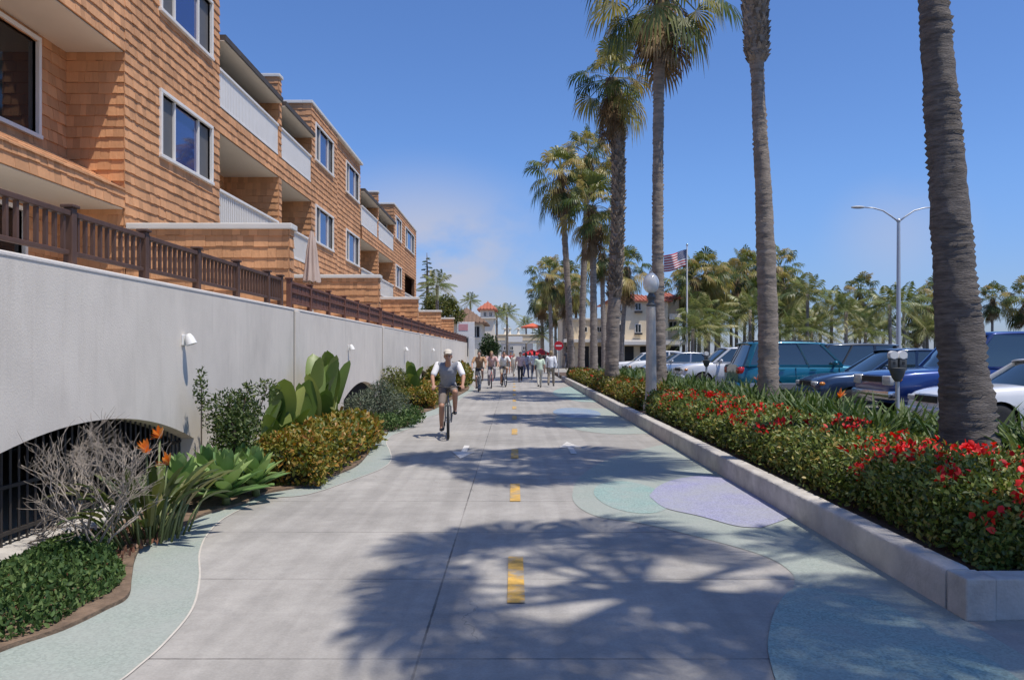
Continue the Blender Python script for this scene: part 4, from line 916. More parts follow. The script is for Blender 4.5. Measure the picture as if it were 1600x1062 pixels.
leaf_bush('round_bush', 'bright green bush against the wall beyond the second arch', [(-3.6, 24.0, .75, .5, .55), (-3.5, 25.2, .6, .5, .5), (-3.4, 23.0, .4, .4, .35)], 3200, .075, M['olive_leaf'])
# ground cover in the left corner
n = 9500; yy = rng.uniform(3.9, 6.75, n); xx = rng.uniform(0, 1, n); bx_ = np.interp(yy, [p[1] for p in bed_edge], [p[0] for p in bed_edge]) - .10 - .05 * np.sin(yy * 5); lo = np.maximum(-3.9, bx_ - 1.4 + .2 * np.sin(yy * 3)); P = np.stack([lo + (bx_ - lo) * xx, yy, .05 + .16 * rng.uniform(0, 1, n) * (1 - (2 * xx - 1) ** 4)], 1)
tag(leaf_obj('ground_cover', P, np.tile([0, 0, 1.], (n, 1)) + rng.normal(size=(n, 3)) * .5, np.full(n, .046), np.full(n, .026), M['cover']), 'dark green low ground cover in the near corner of the left bed', 'ground cover', kind='stuff')
n = 900; P = np.stack([rng.uniform(-3.9, -3.1, n), rng.uniform(5.0, 7.6, n), .045 + .03 * rng.uniform(0, 1, n)], 1)
M['litter'] = leaf_mat('dry_leaf_litter', [(0, (.12, .05, .03)), (.5, (.22, .10, .06)), (1, (.34, .22, .14))], .8, .05)
tag(leaf_obj('leaf_litter', P, np.tile([0, 0, 1.], (n, 1)), np.full(n, .05), np.full(n, .028), M['litter'], tilt=.4), 'dry reddish fallen leaves on the soil below the bare shrub', 'leaf litter', kind='stuff')

# bleached bare shrub in front of the first arch
def bare_shrub(loc, seed=3):
    rr = random.Random(seed); t = empty('bare_shrub', loc, label='leafless bleached shrub of tangled pale twigs in front of the first barred arch', cat='shrub'); mb = MB()
    def grow(p, d, L_, r, depth):
        pts = [p]; q = Vector(p); dd = Vector(d)
        for i in range(4):
            dd = (dd + Vector((rr.gauss(0, .17), rr.gauss(0, .17), rr.gauss(.02, .13)))).normalized(); q = q + dd * L_ / 4
            if loc[0] + q.x < -3.93: q.x = -3.93 - loc[0]; dd.x = abs(dd.x)
            if q.z < .02: q.z = .02; dd.z = abs(dd.z)
            pts.append(q.copy())
        mb.tube(pts, [r * (1 - .11 * i) for i in range(5)], 5 if r > .006 else 4)
        if depth > 0:
            for k in range(rr.choice((2, 3, 3))):
                i = rr.choice((2, 3, 4)); az = rr.uniform(0, 6.28); nd = (dd + Vector((math.cos(az), math.sin(az), rr.uniform(-.3, .7))) * .75).normalized(); grow(pts[i], nd, L_ * rr.uniform(.6, .85), r * .62, depth - 1)
    for k in range(12):
        az = k * .53 + rr.uniform(-.3, .3); el = R(rr.uniform(14, 68)); grow(Vector((math.cos(az) * .06, math.sin(az) * .06, 0)), (math.cos(az) * math.cos(el), math.sin(az) * math.cos(el), math.sin(el)), rr.uniform(.42, .58), .0125, 4)
    mb.build('branches', M['dead_wood'], t, smooth=True); return t
bare_shrub((-3.45, 6.55, .03))

def blade(mb, p, az, L_, w, lean, curl, seg=5, tip=.15, fold=.18, prof=None):
    """one long leaf: starts near vertical by lean, bends over by curl"""
    o = Vector((math.cos(az), math.sin(az), 0)); s = Vector((-math.sin(az), math.cos(az), 0)); q = Vector(p); el = math.pi / 2 - lean; vs = []; fs = []
    for i in range(seg + 1):
        t = i / seg; ww = w * (prof(t) if prof else (math.sin(math.pi * (.18 + .82 * t)) ** .6 if t < 1 else 0.0) + .02) / 2; d = o * math.cos(el) + Vector((0, 0, math.sin(el))); nrm = -o * math.sin(el) + Vector((0, 0, math.cos(el)))
        vs += [q - s * ww + nrm * ww * fold, q, q + s * ww + nrm * ww * fold]
        q = q + d * L_ / seg; el -= curl / seg
    for i in range(seg):
        a = 3 * i; fs += [(a, a + 1, a + 4, a + 3), (a + 1, a + 2, a + 5, a + 4)]
    mb.add(vs, fs)
# strap-leaved bed behind the flowering hedge
mb = MB(); rr = random.Random(17); ncl = 0
for k in range(300):
    y = 9.0 + 38 * rr.random() ** 1.5; x = rr.uniform(4.75, 6.35) if y > 11 else rr.uniform(5.5, 6.4)
    if math.hypot(x - 5.43, y - 9.5) < .55 or math.hypot(x - 5.57, y - 17.5) < .4 or math.hypot(x - 3.5, y - 20.2) < .5: continue
    for j in range(18 if y < 26 else 11):
        blade(mb, (x + rr.gauss(0, .08), y + rr.gauss(0, .08), .2), rr.uniform(0, 6.283), rr.uniform(.58, 1.02), rr.uniform(.04, .068) * (1 if y < 25 else 1.5), rr.uniform(.08, .6), rr.uniform(.5, 1.6), 5 if y < 26 else 4)
tag(mb.build('strap_leaf_bed', M['strap']), 'mass of dark green strap leaved plants behind the flowering hedge', 'plants', kind='stuff')
def bird_flower(loc, label, rz=0.0, s=1.0, group='orange bird flowers in the planter'):
    f = empty('bird_of_paradise_flower', loc, rz, label, 'flower', group); mb = MB(); mb.tube([(0, 0, 0), (.02, 0, .4 * s), (.0, 0, .8 * s)], [.012, .01, .009], 6); mb.build('stalk', M['stalk'], f)
    mb = MB()
    for k in range(6): blade(mb, (0, 0, .8 * s), rr.uniform(-.5, .5), .17, .045, .1 + .2 * k, .2, 3)
    for k in range(3): blade(mb, (0, 0, .79 * s), math.pi + rr.uniform(-.4, .4), .12, .04, .5 + .2 * k, .3, 3)
    mb.build('petals', M['flower_orange'], f); return f
for (px, py, d, lb) in ((1312, 612, 13.2, 'orange bird flower standing above the strap leaves before the dark blue car'), (1183, 586, 18.6, 'orange bird flower at the left edge of the slim palm trunk'), (1240, 690, 10.6, 'orange bird flower low among the red flowers of the near hedge')):
    x, y, z = at(px, py, d); bird_flower((x, y, .2), lb, rr.uniform(0, 6), max(.4, (z - .2) / .9))

# paddle-leaved tall plants (left bed)
def paddle_plant(name, label, loc, leaves, seed=1, s=1.0, m='paddle'):
    rr = random.Random(seed); t = empty(name, loc, label=label, cat='plant'); lm = MB(); sm = MB()
    for (dx, dy, az, hp, L_, w, lean, curl) in leaves:
        o = Vector((math.cos(az), math.sin(az), 0)); p = Vector((dx, dy, 0)); tp = p + o * hp * math.tan(lean) * .5 + Vector((0, 0, hp))
        sm.tube([p, p + Vector((0, 0, hp * .5)) + o * .02, tp], [.024 * s, .018 * s, .012 * s], 6)
        prof = lambda q: (math.sin(math.pi * min(1, .10 + .9 * q)) ** .45 if q < .995 else 0.0)
        # blade built twist-free but turned so its face looks away from the stalk
        blade(lm, tp - Vector((0, 0, .03)), az, L_, w, lean, curl, 9, fold=.22, prof=prof)
    sm.build('stalk', M['stalk'], t, smooth=True); o = lm.build('leaf', M[m], t, smooth=True); return t
def PL2(seed, n, k):
    r = random.Random(seed); out = []
    for i in range(n):
        az = r.choice((-1, 1, -1)) * r.uniform(.15, 2.0); out.append((r.uniform(-.06, .2), r.uniform(-.7, .7) * k, az, r.uniform(.12, .85) * k, r.uniform(.62, .88) * k ** .5, r.uniform(.26, .36), r.uniform(.03, .34), r.uniform(.1, .6)))
    return out
paddle_plant('broad_leaf_plant', 'tallest plant with broad upright paddle leaves against the wall, behind the rust hedge', (-3.55, 14.5, .03), PL2(3, 26, 1.12))
paddle_plant('broad_leaf_plant', 'shorter broad paddle leaf plant right of the rounded bush, above the rust hedge', (-3.55, 11.9, .03), PL2(8, 17, .80), 2)
paddle_plant('broad_leaf_plant', 'smaller clump of broad bright paddle leaves beyond the grey bush', (-3.25, 25.2, .03), PL2(5, 14, .85), 4)
# bird-of-paradise clump beside the bare shrub
t = empty('bird_of_paradise_plant', (-3.22, 7.15, .03), label='clump of long pointed leaves with orange bird flowers in front of the first arch', cat='plant'); lm = MB(); sm = MB(); fm = MB(); rr = random.Random(5)
for k in range(62):
    az = rr.uniform(0, 6.283); a = rr.uniform(0, .32); p = Vector((a * math.cos(az) * .8, a * math.sin(az) * 1.5, 0)); lean = rr.uniform(.15, 1.0); hp = rr.uniform(.15, .42)
    o = Vector((math.cos(az), math.sin(az), 0)); tp = p + Vector((0, 0, hp)) + o * hp * math.tan(lean) * .55; sm.tube([p, (p + tp) / 2 + Vector((0, 0, .03)), tp], [.012, .010, .008], 5)
    blade(lm, tp, az, rr.uniform(.28, .46), rr.uniform(.06, .10), lean + .1, rr.uniform(.2, 1.1), 6, fold=.45)
for (dx, dy, h) in ((.05, -.25, .80), (.12, .0, .66), (-.1, .35, .86)):
    sm.tube([(dx * .5, dy * .5, 0), (dx, dy, h)], [.012, .009], 6)
    fm = MB()
    for j in range(9): blade(fm, (dx, dy, h), rr.uniform(-2.2, -.6), .14, .04, .15 + .16 * j, .25, 3)
    fm.build('flower', M['flower_orange'], t)
lm.build('leaf', M['bird'], t); sm.build('stalk', M['stalk'], t, smooth=True)
# agave rosettes
for i, (px, py, s, lb) in enumerate(((-3.15, 8.75, 1.0, 'pale green agave rosette nearest the kerb, left of the rust hedge'), (-3.0, 9.3, .9, 'pale green agave rosette touching the rust hedge'), (-3.55, 8.5, .95, 'pale green agave rosette next to the long pointed leaves'), (-3.5, 9.15, 1.0, 'pale green agave rosette in the middle of the cluster by the wall'), (-3.3, 9.7, .9, 'pale green agave rosette at the back, under the rounded bush'))):
    x, y = px, py; a = empty('agave', (x, y, .03), rz=i * 1.1, label=lb, cat='agave', group='pale green agaves in the left bed'); lm = MB(); rr = random.Random(60 + i)
    for k in range(30):
        t_ = k / 30; blade(lm, (0, 0, .05 + .24 * (1 - t_)), k * 2.39996, (.34 + .2 * t_) * s, .16 * s, .12 + 1.15 * t_, .35 - .5 * (1 - t_), 6, fold=.35)
    lm.build('leaf', M['agave'], a, smooth=True); mb = MB(); mb.lathe([(.05, 0), (.04, .1), (.02, .26)], (0, 0, 0), 8); mb.build('stem', M['stalk'], a, smooth=True)
# ---------------------------------------------------------------- people and bicycles
M['skin'] = mat('skin', (.50, .29, .20), .55, .08, 8)
M['skin_tan'] = mat('skin_tan', (.40, .21, .135), .55, .08, 8)
M['hair_dark'] = mat('hair_dark', (.04, .028, .02), .6, .2, 30)
M['hair_blond'] = mat('hair_blond', (.30, .20, .10), .6, .2, 30)
M['eye'] = mat('eye_dark', (.03, .02, .018), .3)
CL = {}
def cloth(c):
    if c not in CL: CL[c] = mat('cloth_%d' % len(CL), c, .9, .1, 9, .25, 60)
    return CL[c]
M['shoe'] = mat('shoe_dark', (.03, .03, .032), .6); M['shoe_light'] = mat('shoe_light', (.5, .49, .47), .6)
STAND = dict(pelvis=(0, .01, .96), chest=(0, 0, 1.30), neck=(0, 0, 1.48), head=(0, -.02, 1.62), sh=((-.185, .01, 1.43), (.185, .01, 1.43)), el=((-.24, .03, 1.14), (.24, .03, 1.14)), wr=((-.25, -.05, .89), (.25, -.05, .89)), hip=((-.09, .01, .93), (.09, .01, .93)), kn=((-.10, -.02, .50), (.10, -.02, .50)), an=((-.10, .02, .085), (.10, .02, .085)))
def walk(ph=1.0, arm=1.0):
    J = {k: v for k, v in STAND.items()}
    J['kn'] = ((-.10, -.17 * ph, .51), (.10, .08 * ph, .50)); J['an'] = ((-.10, -.28 * ph, .10), (.10, .33 * ph, .15))
    J['el'] = ((-.25, .14 * arm, 1.16), (.25, -.06 * arm, 1.14)); J['wr'] = ((-.26, .13 * arm, .91), (.26, -.22 * arm, .94)); return J
RIDE = dict(pelvis=(0, .27, 1.02), chest=(0, .07, 1.33), neck=(0, -.03, 1.49), head=(0, -.11, 1.61), sh=((-.205, .02, 1.44), (.205, .02, 1.44)), el=((-.31, -.13, 1.20), (.31, -.13, 1.20)), wr=((-.285, -.36, 1.05), (.285, -.36, 1.05)), hip=((-.095, .24, .98), (.095, .24, .98)), kn=((-.125, -.10, .62), (.14, -.19, .90)), an=((-.13, .03, .19), (.14, .06, .52)))
def person(label, loc, rz, J, shirt, pants, skin='skin', hair='hair_dark', sleeve=.55, leg=1.0, cap=None, height=1.75, voxel=.016, shoe='shoe', sleeve_col=None, skirt=False, group=None, grip=False, long_hair=False):
    t = empty('person', loc, rz, label, 'person', group); V = lambda p: Vector(p); b = MB(); L = Vector.lerp
    pel, che, nec, hd = (V(J[k]) for k in ('pelvis', 'chest', 'neck', 'head')); mid = pel.lerp(che, .5)
    tors = [(pel, (.165, .12, .12)), (mid, (.145, .11, .16)), (che, (.175, .125, .17))]
    def torso(mb, g):
        for c, r in tors: mb.ell(c, tuple(q + g for q in r), 16, 10)
        for s in (0, 1): mb.cap(che + (V(J['sh'][s]) - che) * .3, .095 + g, V(J['sh'][s]) - Vector((.02 * (s * 2 - 1), 0, .01)), .062 + g)
        mb.cap(pel, .13 + g, che, .14 + g)
    torso(b, 0); b.cap(nec - Vector((0, 0, .05)), .062, hd - Vector((0, 0, .06)), .052)
    up = (hd - nec).normalized(); fw = Vector((0, -1, 0)); hz = Matrix.Identity(3)
    b.ell(hd + Vector((0, .01, .035)), (.076, .095, .095), 18, 12); b.ell(hd + Vector((0, -.022, -.04)), (.058, .068, .075), 16, 10); b.ell(hd + Vector((0, -.045, -.085)), (.035, .035, .03))
    b.cap(hd + Vector((0, -.088, .02)), .011, hd + Vector((0, -.108, -.022)), .016); b.ell(hd + Vector((0, -.082, -.055)), (.024, .016, .010))
    for s in (-1, 1): b.ell(hd + Vector((.078 * s, .012, 0)), (.013, .022, .034))
    for s in (0, 1):
        sh, el, wr, hp, kn, an = (V(J[k][s]) for k in ('sh', 'el', 'wr', 'hip', 'kn', 'an')); sg = s * 2 - 1
        b.cap(sh, .057, el, .042); b.cap(el, .042, wr, .028); b.cap(hp, .092, kn, .056); b.cap(kn + (hp - kn).normalized() * .02, .056, kn.lerp(an, .35), .056); b.cap(kn.lerp(an, .35), .056, an, .036)
        # hand: palm, four unequal fingers and a thumb
        hdir = (wr - el).normalized() if not grip else (Vector((0, -.8, -.35))).normalized(); sd = hdir.cross(Vector((1, 0, 0)) * sg); sd = sd.normalized() if sd.length > .1 else Vector((0, 1, 0)); pn = sd.cross(hdir).normalized()
        if grip: sd = Vector((1, 0, 0)); pn = Vector((0, -.35, .9)).normalized()
        pc = wr + hdir * .05; b.ell(pc, (.022, .022, .022)); b.cap(wr, .026, wr + hdir * .055, .03)
        for k, (o, fl) in enumerate(((-.029, .066), (-.010, .076), (.010, .072), (.028, .056))):
            k0 = wr + hdir * .082 + sd * o; curl = pn * (-1 if grip else .35 * sg); k1 = k0 + (hdir * .75 + curl * .6).normalized() * fl * .5; k2 = k1 + (hdir * (.2 if grip else .7) + curl).normalized() * fl * .5
            b.cap(wr + hdir * .05 + sd * o * .8, .0125, k0, .0105); b.cap(k0, .0102, k1, .0092); b.cap(k1, .0092, k2, .0082)
        th0 = wr + hdir * .03 - sd * .028 * (1 if not grip else sg); th1 = th0 + (hdir * .6 - sd * .7 * (1 if not grip else sg)).normalized() * .035; b.cap(th0, .014, th1, .011); b.cap(th1, .011, th1 + (hdir * .9 - sd * .1).normalized() * .028, .009)
        b.cap(an, .034, an + Vector((0, -.06, -.035)), .03)
    k = height / 1.75
    blob('body', b, voxel, M[skin], t, 4)
    for s in (0, 1):
        an = V(J['an'][s]); f = MB(); f.ell(an + Vector((0, -.065, -.045)), (.045, .125, .036), 14, 8); f.ell(an + Vector((0, .02, -.03)), (.042, .055, .05)); blob('shoe', f, .012, M[shoe], t, 3)
    s_ = MB(); torso(s_, .016); blob('shirt', s_, voxel, cloth(shirt), t, 4)
    for s in (0, 1):
        q = MB(); sh, el, wr = (V(J[k][s]) for k in ('sh', 'el', 'wr')); e1 = sh.lerp(el, min(1, sleeve * 1.5) if sleeve < .67 else 1); q.cap(sh, .069, e1, .062)
        if sleeve >= .67: q.cap(el, .06, el.lerp(wr, .9), .044)
        blob('sleeve', q, voxel * .8, cloth(sleeve_col or shirt), t, 3)
    p_ = MB(); p_.ell(pel - Vector((0, 0, .02)), (.178, .135, .13), 16, 10)
    for s in (0, 1):
        hp, kn, an = (V(J[k][s]) for k in ('hip', 'kn', 'an')); e1 = kn.lerp(hp, .05) if leg < 1 else kn; p_.cap(hp, .100, hp.lerp(kn, .86 if leg < 1 else 1), .072 if leg < 1 else .068)
        if leg >= 1: p_.cap(kn, .072, kn.lerp(an, .9), .058)
    if skirt: p_.lathe([(.15, pel.z + .05), (.2, pel.z - .15), (.27, pel.z - .5), (.0, pel.z - .5)], (pel.x, pel.y, 0), 18)
    blob('trousers' if leg >= 1 else 'shorts', p_, voxel, cloth(pants), t, 4)
    h = MB(); h.ell(hd + Vector((0, .022, .05)), (.084, .098, .095), 18, 12); h.ell(hd + Vector((0, .05, -.01)), (.078, .06, .08), 14, 9)
    if long_hair: h.ell(hd + Vector((0, .07, -.1)), (.075, .045, .14), 14, 9)
    blob('hair', h, .012, M[hair], t, 3)
    e = MB()
    for s in (-1, 1): e.ell(hd + Vector((.032 * s, -.077, .012)), (.013, .008, .007), 10, 6)
    e.build('eye', M['eye'], t, smooth=True)
    if cap:
        c = MB(); c.ell(hd + Vector((0, .008, .075)), (.092, .108, .075), 18, 10); c.ell(hd + Vector((0, -.12, .062)), (.075, .085, .012), 16, 8); blob('cap', c, .009, cloth(cap), t, 3)
    t.scale = (k,) * 3; return t

M['tyre'] = mat('tyre_rubber', (.025, .025, .026), .85, .15, 20)
M['chrome'] = mat('chrome', (.65, .65, .66), .2, .03, 3, metal=1.0)
def bicycle(label, loc, rz, col, group=None):
    t = empty('bicycle', loc, rz, label, 'bicycle', group); fm = mat('bike_paint', col, .3, .05, 3, coat=.5); wr = .335
    def ring(c, R0, r, seg=40, s2=8):
        mb = MB(); vs = []; fs = []
        for i in range(seg):
            a = 2 * math.pi * i / seg
            for k in range(s2): b = 2 * math.pi * k / s2; rr_ = R0 + r * math.cos(b); vs.append((c[0] + r * math.sin(b), c[1] + rr_ * math.cos(a), c[2] + rr_ * math.sin(a)))
        for i in range(seg):
            for k in range(s2): fs.append((i * s2 + k, i * s2 + (k + 1) % s2, ((i + 1) % seg) * s2 + (k + 1) % s2, ((i + 1) % seg) * s2 + k))
        return mb.add(vs, fs)
    ax = [(0, -.54, wr + .005), (0, .52, wr + .005)]
    for c in ax:
        w = ring(c, wr - .026, .026).build('wheel', M['tyre'], t, smooth=True); r = ring(c, wr - .058, .011, 40, 6)
        for k in range(16): a = 2 * math.pi * k / 16; r.tube([(c[0] + .02 * (1 if k % 2 else -1), c[1], c[2]), (c[0], c[1] + (wr - .06) * math.cos(a), c[2] + (wr - .06) * math.sin(a))], .0022, 4)
        r.lathe([(.02, -.04), (.02, .04)], c, 10, 'X'); r.build('rim', M['chrome'], w, smooth=True, angle=40)
    f = MB(); bb = (0, .08, .30); st = (0, .22, .82); hd = (0, -.36, .84); hb = (0, -.40, .70)
    for a, b, r in ((bb, st, .017), (st, hd, .017), (bb, hb, .021), (hd, hb, .02)): f.tube([a, b], r, 10)
    for s in (-1, 1):
        f.tube([bb, (.05 * s, .3, .31), (.06 * s, .52, wr)], .009, 8); f.tube([st, (.05 * s, .36, .6), (.06 * s, .52, wr)], .008, 8)
    f.build('frame', fm, t, smooth=True, angle=50)
    k = MB(); k.tube([hb, (0, -.43, .66)], .02, 8)
    for s in (-1, 1): k.tube([(.0, -.43, .67), (.055 * s, -.44, .64), (.055 * s, -.50, .45), (.06 * s, -.54, wr)], .013, 8)
    k.build('fork', fm, t, smooth=True, angle=50)
    h = MB(); h.tube([hd, (0, -.39, .97), (0, -.43, 1.0)], .016, 8); h.tube([(-.33, -.37, 1.02), (-.2, -.40, 1.03), (0, -.44, 1.0), (.2, -.40, 1.03), (.33, -.37, 1.02)], .013, 8); h.build('handlebar', M['iron'], t, smooth=True, angle=50)
    s = MB(); s.ell((0, .30, .94), (.085, .12, .035), 14, 8); s.ell((0, .17, .945), (.035, .13, .028), 12, 8); s.build('saddle', M['iron'], t, smooth=True)
    s = MB(); s.tube([st, (0, .245, .93)], .013, 8); s.build('seat_post', M['chrome'], t, smooth=True, angle=50)
    c = MB(); c.lathe([(.09, -.006), (.09, .006)], (-.06, bb[1], bb[2]), 24, 'X'); c.bar((-.07, bb[1], bb[2]), (-.085, bb[1] - .03, bb[2] - .165), .018); c.bar((.07, bb[1], bb[2]), (.085, bb[1] + .03, bb[2] + .165), .018); c.bar((-.165, bb[1] - .03, bb[2] - .17), (-.08, bb[1] - .03, bb[2] - .17), .07, .02, (0, 0, 1)); c.bar((.165, bb[1] + .03, bb[2] + .17), (.08, bb[1] + .03, bb[2] + .17), .07, .02, (0, 0, 1)); c.build('crank', M['iron'], t)
    return t
cx_, cy_ = gp(697, 690); cy_ += .9; cx_ = (700 - VX) * cy_ / F_PX
bicycle('dark bicycle ridden towards the camera by the man in the pale cap', (cx_, cy_, .004), R(5), (.04, .04, .045))
person('man in pale cap, pale shirt with painted grey shade, brown shorts, riding towards the camera', (cx_, cy_, .004), R(5), RIDE, (.26, .27, .30), (.20, .165, .145), 'skin_tan', 'hair_dark', .5, .5, (.60, .54, .45), voxel=.010, sleeve_col=(.80, .78, .78), grip=True)  # pale tee: grey torso colour is painted shade, white sleeves the lit part
# riders coming behind him
for (px, py, lb, sh, pa, hc, sk, bl, bc) in ((749, 611, 'rider in a tan top on a bicycle, leftmost of the three distant riders', (.42, .25, .14), (.06, .06, .07), 'hair_dark', 'skin', 'bicycle under the leftmost of the three distant riders', (.25, .25, .26)), (768, 606, 'rider in a pale pink top on a bicycle, middle of the three distant riders', (.55, .36, .33), (.30, .28, .30), 'hair_blond', 'skin', 'bicycle under the middle of the three distant riders', (.4, .1, .08)), (787, 604, 'rider in a white top leaning on a bicycle, rightmost of the three distant riders', (.70, .69, .66), (.35, .30, .24), 'hair_dark', 'skin_tan', 'bicycle under the rightmost of the three distant riders', (.06, .1, .2))):
    x, y = gp(px, py); a = R(rnd.uniform(-12, 12)); bicycle(bl, (x, y, .004), a, bc, 'bicycles of the distant riders'); person(lb, (x, y, .004), a, RIDE, sh, pa, sk, hc, .5, .5 if px != 768 else 1, voxel=.02, group='distant riders', grip=True)
for (px, py, rz, h, lb, sh, pa, sl, lg, hc, kw) in (
    (861, 604, 172, 1.76, 'walker in a loose white shirt and khaki trousers beside the planter, rightmost on the path', (.74, .75, .78), (.26, .22, .17), .8, 1, 'hair_blond', {}),
    (843, 606, 185, 1.62, 'walker in a pale green top and cream trousers, left of the loose white shirt', (.55, .64, .50), (.52, .49, .42), .5, 1, 'hair_dark', {'long_hair': True}),
    (835, 594, 180, 1.74, 'walker in a white and grey shirt behind the woman in pale green', (.62, .63, .65), (.10, .11, .14), .6, 1, 'hair_dark', {}),
    (813, 597, 8, 1.70, 'walker in a dusty pink top and black trousers near the middle of the path', (.45, .33, .34), (.03, .03, .035), .5, 1, 'hair_dark', {}),
    (822, 590, 175, 1.66, 'walker in a lilac grey top, half hidden between the pink and white walkers', (.42, .40, .46), (.12, .13, .2), .5, 1, 'hair_dark', {'long_hair': True}),
    (803, 588, 0, 1.6, 'walker in cream clothes on the middle of the path', (.60, .56, .48), (.50, .47, .40), .8, 1, 'hair_blond', {}),
    (853, 584, 184, 1.74, 'walker in black behind the white shirted walkers', (.03, .03, .035), (.04, .04, .05), .6, 1, 'hair_dark', {}),
    (828, 586, 180, 1.7, 'distant walker in pale blue under the red parasols', (.4, .48, .6), (.2, .2, .22), .5, 1, 'hair_dark', {}),
    (798, 584, 0, 1.7, 'distant walker in a dark red top left of the middle line', (.34, .06, .06), (.1, .1, .12), .5, .5, 'hair_dark', {}),
    (788, 582, 0, 1.7, 'distant walker in a salmon shirt near the dark green tree', (.56, .22, .17), (.3, .27, .22), .5, 1, 'hair_dark', {}),
    (886, 580, 170, 1.72, 'person in dark clothes standing among the palm trunks by the no entry sign', (.05, .05, .06), (.08, .08, .1), .5, 1, 'hair_dark', {})):
    x, y = gp(px, py); person(lb, (x, y, .2 if px == 886 else .004), R(rz + rnd.uniform(-20, 20)), walk(rnd.choice((1, -1)) * rnd.uniform(.6, 1.1), rnd.uniform(.3, 1.2)), sh, pa, 'skin' if px % 2 else 'skin_tan', hc, sl, lg, height=h, voxel=.021, group='people walking on the path', **kw)

# ---------------------------------------------------------------- cars
def car_paint(name, col, metal=.25): return mat(name, col, .28, .03, 2, metal=metal, coat=1.0)
M['black_trim'] = mat('black_trim', (.02, .02, .021), .5, .1); M['lens'] = glass('lamp_lens', (.55, .55, .52), .08, .6); M['red_lens'] = glass('tail_lens', (.45, .01, .012), .1, .6); M['amber'] = glass('amber_lens', (.6, .22, .04), .1, .5)
M['alloy'] = mat('alloy', (.55, .55, .56), .35, .05, 3, metal=.8); M['plate'] = mat('plate', (.7, .7, .68), .5)
def car(label, loc, heading, paint, L=4.5, Wd=1.76, H=1.42, hood=.88, belt=.92, cowl=1.35, wtop=2.05, rtop=3.25, rbase=4.05, trunk=.98, nose=.72, tail=.8, clear=.22, wr=.31, front=.88, rear=3.55, tumble=.16, pillars=(.45,), rack=False, truck=False, group='cars parked in the lot beside the path', cat='car', rear_glass=True, stripe=None):
    """nose at local x = 0, tail at +L, wheels on z = 0"""
    t = empty('parked_car', (loc[0], loc[1], .15), heading, label, cat, group); hw = Wd / 2
    xs = [0, .05, .14, .3, .5, .75, 1.0, cowl - .12, cowl + .05] + list(np.linspace(cowl + .3, rbase - .1, 9)) + [rbase + .04] + [q for q in np.linspace(rbase + .12, L - .2, 4) if q > rbase + .1] + [L - .1, L - .03, L]
    xs = sorted(set(round(x, 3) for x in xs if 0 <= x <= L))
    top = lambda x: float(np.interp(x, [0, .05, .16, .45, cowl - .05, cowl + .25, rbase, rbase + .15, L - .18, L - .05, L], [nose - .12, nose, nose + .06, hood - .03, hood + .03, belt, belt + .02, max(belt, trunk) if rbase < L - .3 else belt, trunk - .02, tail, tail - .15]))
    half = lambda x: hw * float(np.interp(x, [0, .08, .3, .8, L - .6, L - .15, L], [.80, .88, .955, 1, 1, .93, .86]))
    bot = lambda x: float(np.interp(x, [0, .1, .3, L - .4, L - .1, L], [clear + .12, clear + .02, clear, clear, clear + .06, clear + .16]))
    mb = MB(); vs = []; fs = []; sec = None
    for x in xs:
        h, w, z0 = top(x), half(x), bot(x); sill = z0 + (h - z0) * .12
        pr = [(0, z0), (w * .86, z0), (w * .96, sill), (w * .995, z0 + (h - z0) * .36), (w, z0 + (h - z0) * .55), (w * .985, z0 + (h - z0) * .78), (w * .955, h - .055), (w * .90, h - .012), (w * .78, h + .008), (w * .4, h + .025), (0, h + .03)]
        ring = [(y, z) for y, z in pr] + [(-y, z) for y, z in pr[-2:0:-1]]; sec = len(ring); vs += [(x, y, z) for y, z in ring]
    for i in range(len(xs) - 1):
        for k in range(sec): fs.append((i * sec + k, i * sec + (k + 1) % sec, (i + 1) * sec + (k + 1) % sec, (i + 1) * sec + k))
    fs.append(tuple(range(sec - 1, -1, -1))); fs.append(tuple((len(xs) - 1) * sec + k for k in range(sec))); fs = [f[::-1] for f in fs]
    mb.add(vs, fs); tmp = bpy.data.objects.new('tmp', mb.mesh('tmp', [paint, M['black_trim']])); C.objects.link(tmp)
    cut = MB()
    for x in (front, rear):
        for s in (-1, 1): cut.lathe([(wr + .055, -.14), (wr + .055, .14)], (x, s * (hw - .08), wr), 28, 'Y')
    bm = bmesh.new(); bm.from_mesh(cut.mesh('c', [M['black_trim']])); bmesh.ops.recalc_face_normals(bm, faces=bm.faces); cm = bpy.data.meshes.new('c'); bm.to_mesh(cm); bm.free(); cm.materials.append(M['black_trim']); co = bpy.data.objects.new('tmpc', cm); C.objects.link(co)
    bm = bmesh.new(); bm.from_mesh(tmp.data); bmesh.ops.recalc_face_normals(bm, faces=bm.faces); bm.to_mesh(tmp.data); bm.free()
    md = tmp.modifiers.new('b', 'BOOLEAN'); md.operation = 'DIFFERENCE'; md.object = co; md.solver = 'EXACT'
    dg = bpy.context.evaluated_depsgraph_get(); dg.update(); me = bpy.data.meshes.new_from_object(tmp.evaluated_get(dg)); me.name = 'body'
    bpy.data.objects.remove(tmp); bpy.data.objects.remove(co)
    me.polygons.foreach_set('use_smooth', [True] * len(me.polygons)); me.set_sharp_from_angle(angle=R(38)); o = bpy.data.objects.new('body', me); C.objects.link(o); o.parent = t
    # greenhouse: glass block, painted roof and pillars
    g = MB(); zb = belt - .03; zr = H - .045; wi = hw * .93; wt = hw * .93 - tumble; vs = []; N_ = 6
    bx = [cowl, rbase]; tx = [wtop, rtop]
    quad = lambda k: [(np.interp(k, [0, 1], [cowl, wtop]), wi + (wt - wi) * k, zb + (zr - zb) * k), (np.interp(k, [0, 1], [rbase, rtop]), wi + (wt - wi) * k, zb + (zr - zb) * k)]
    rows = []
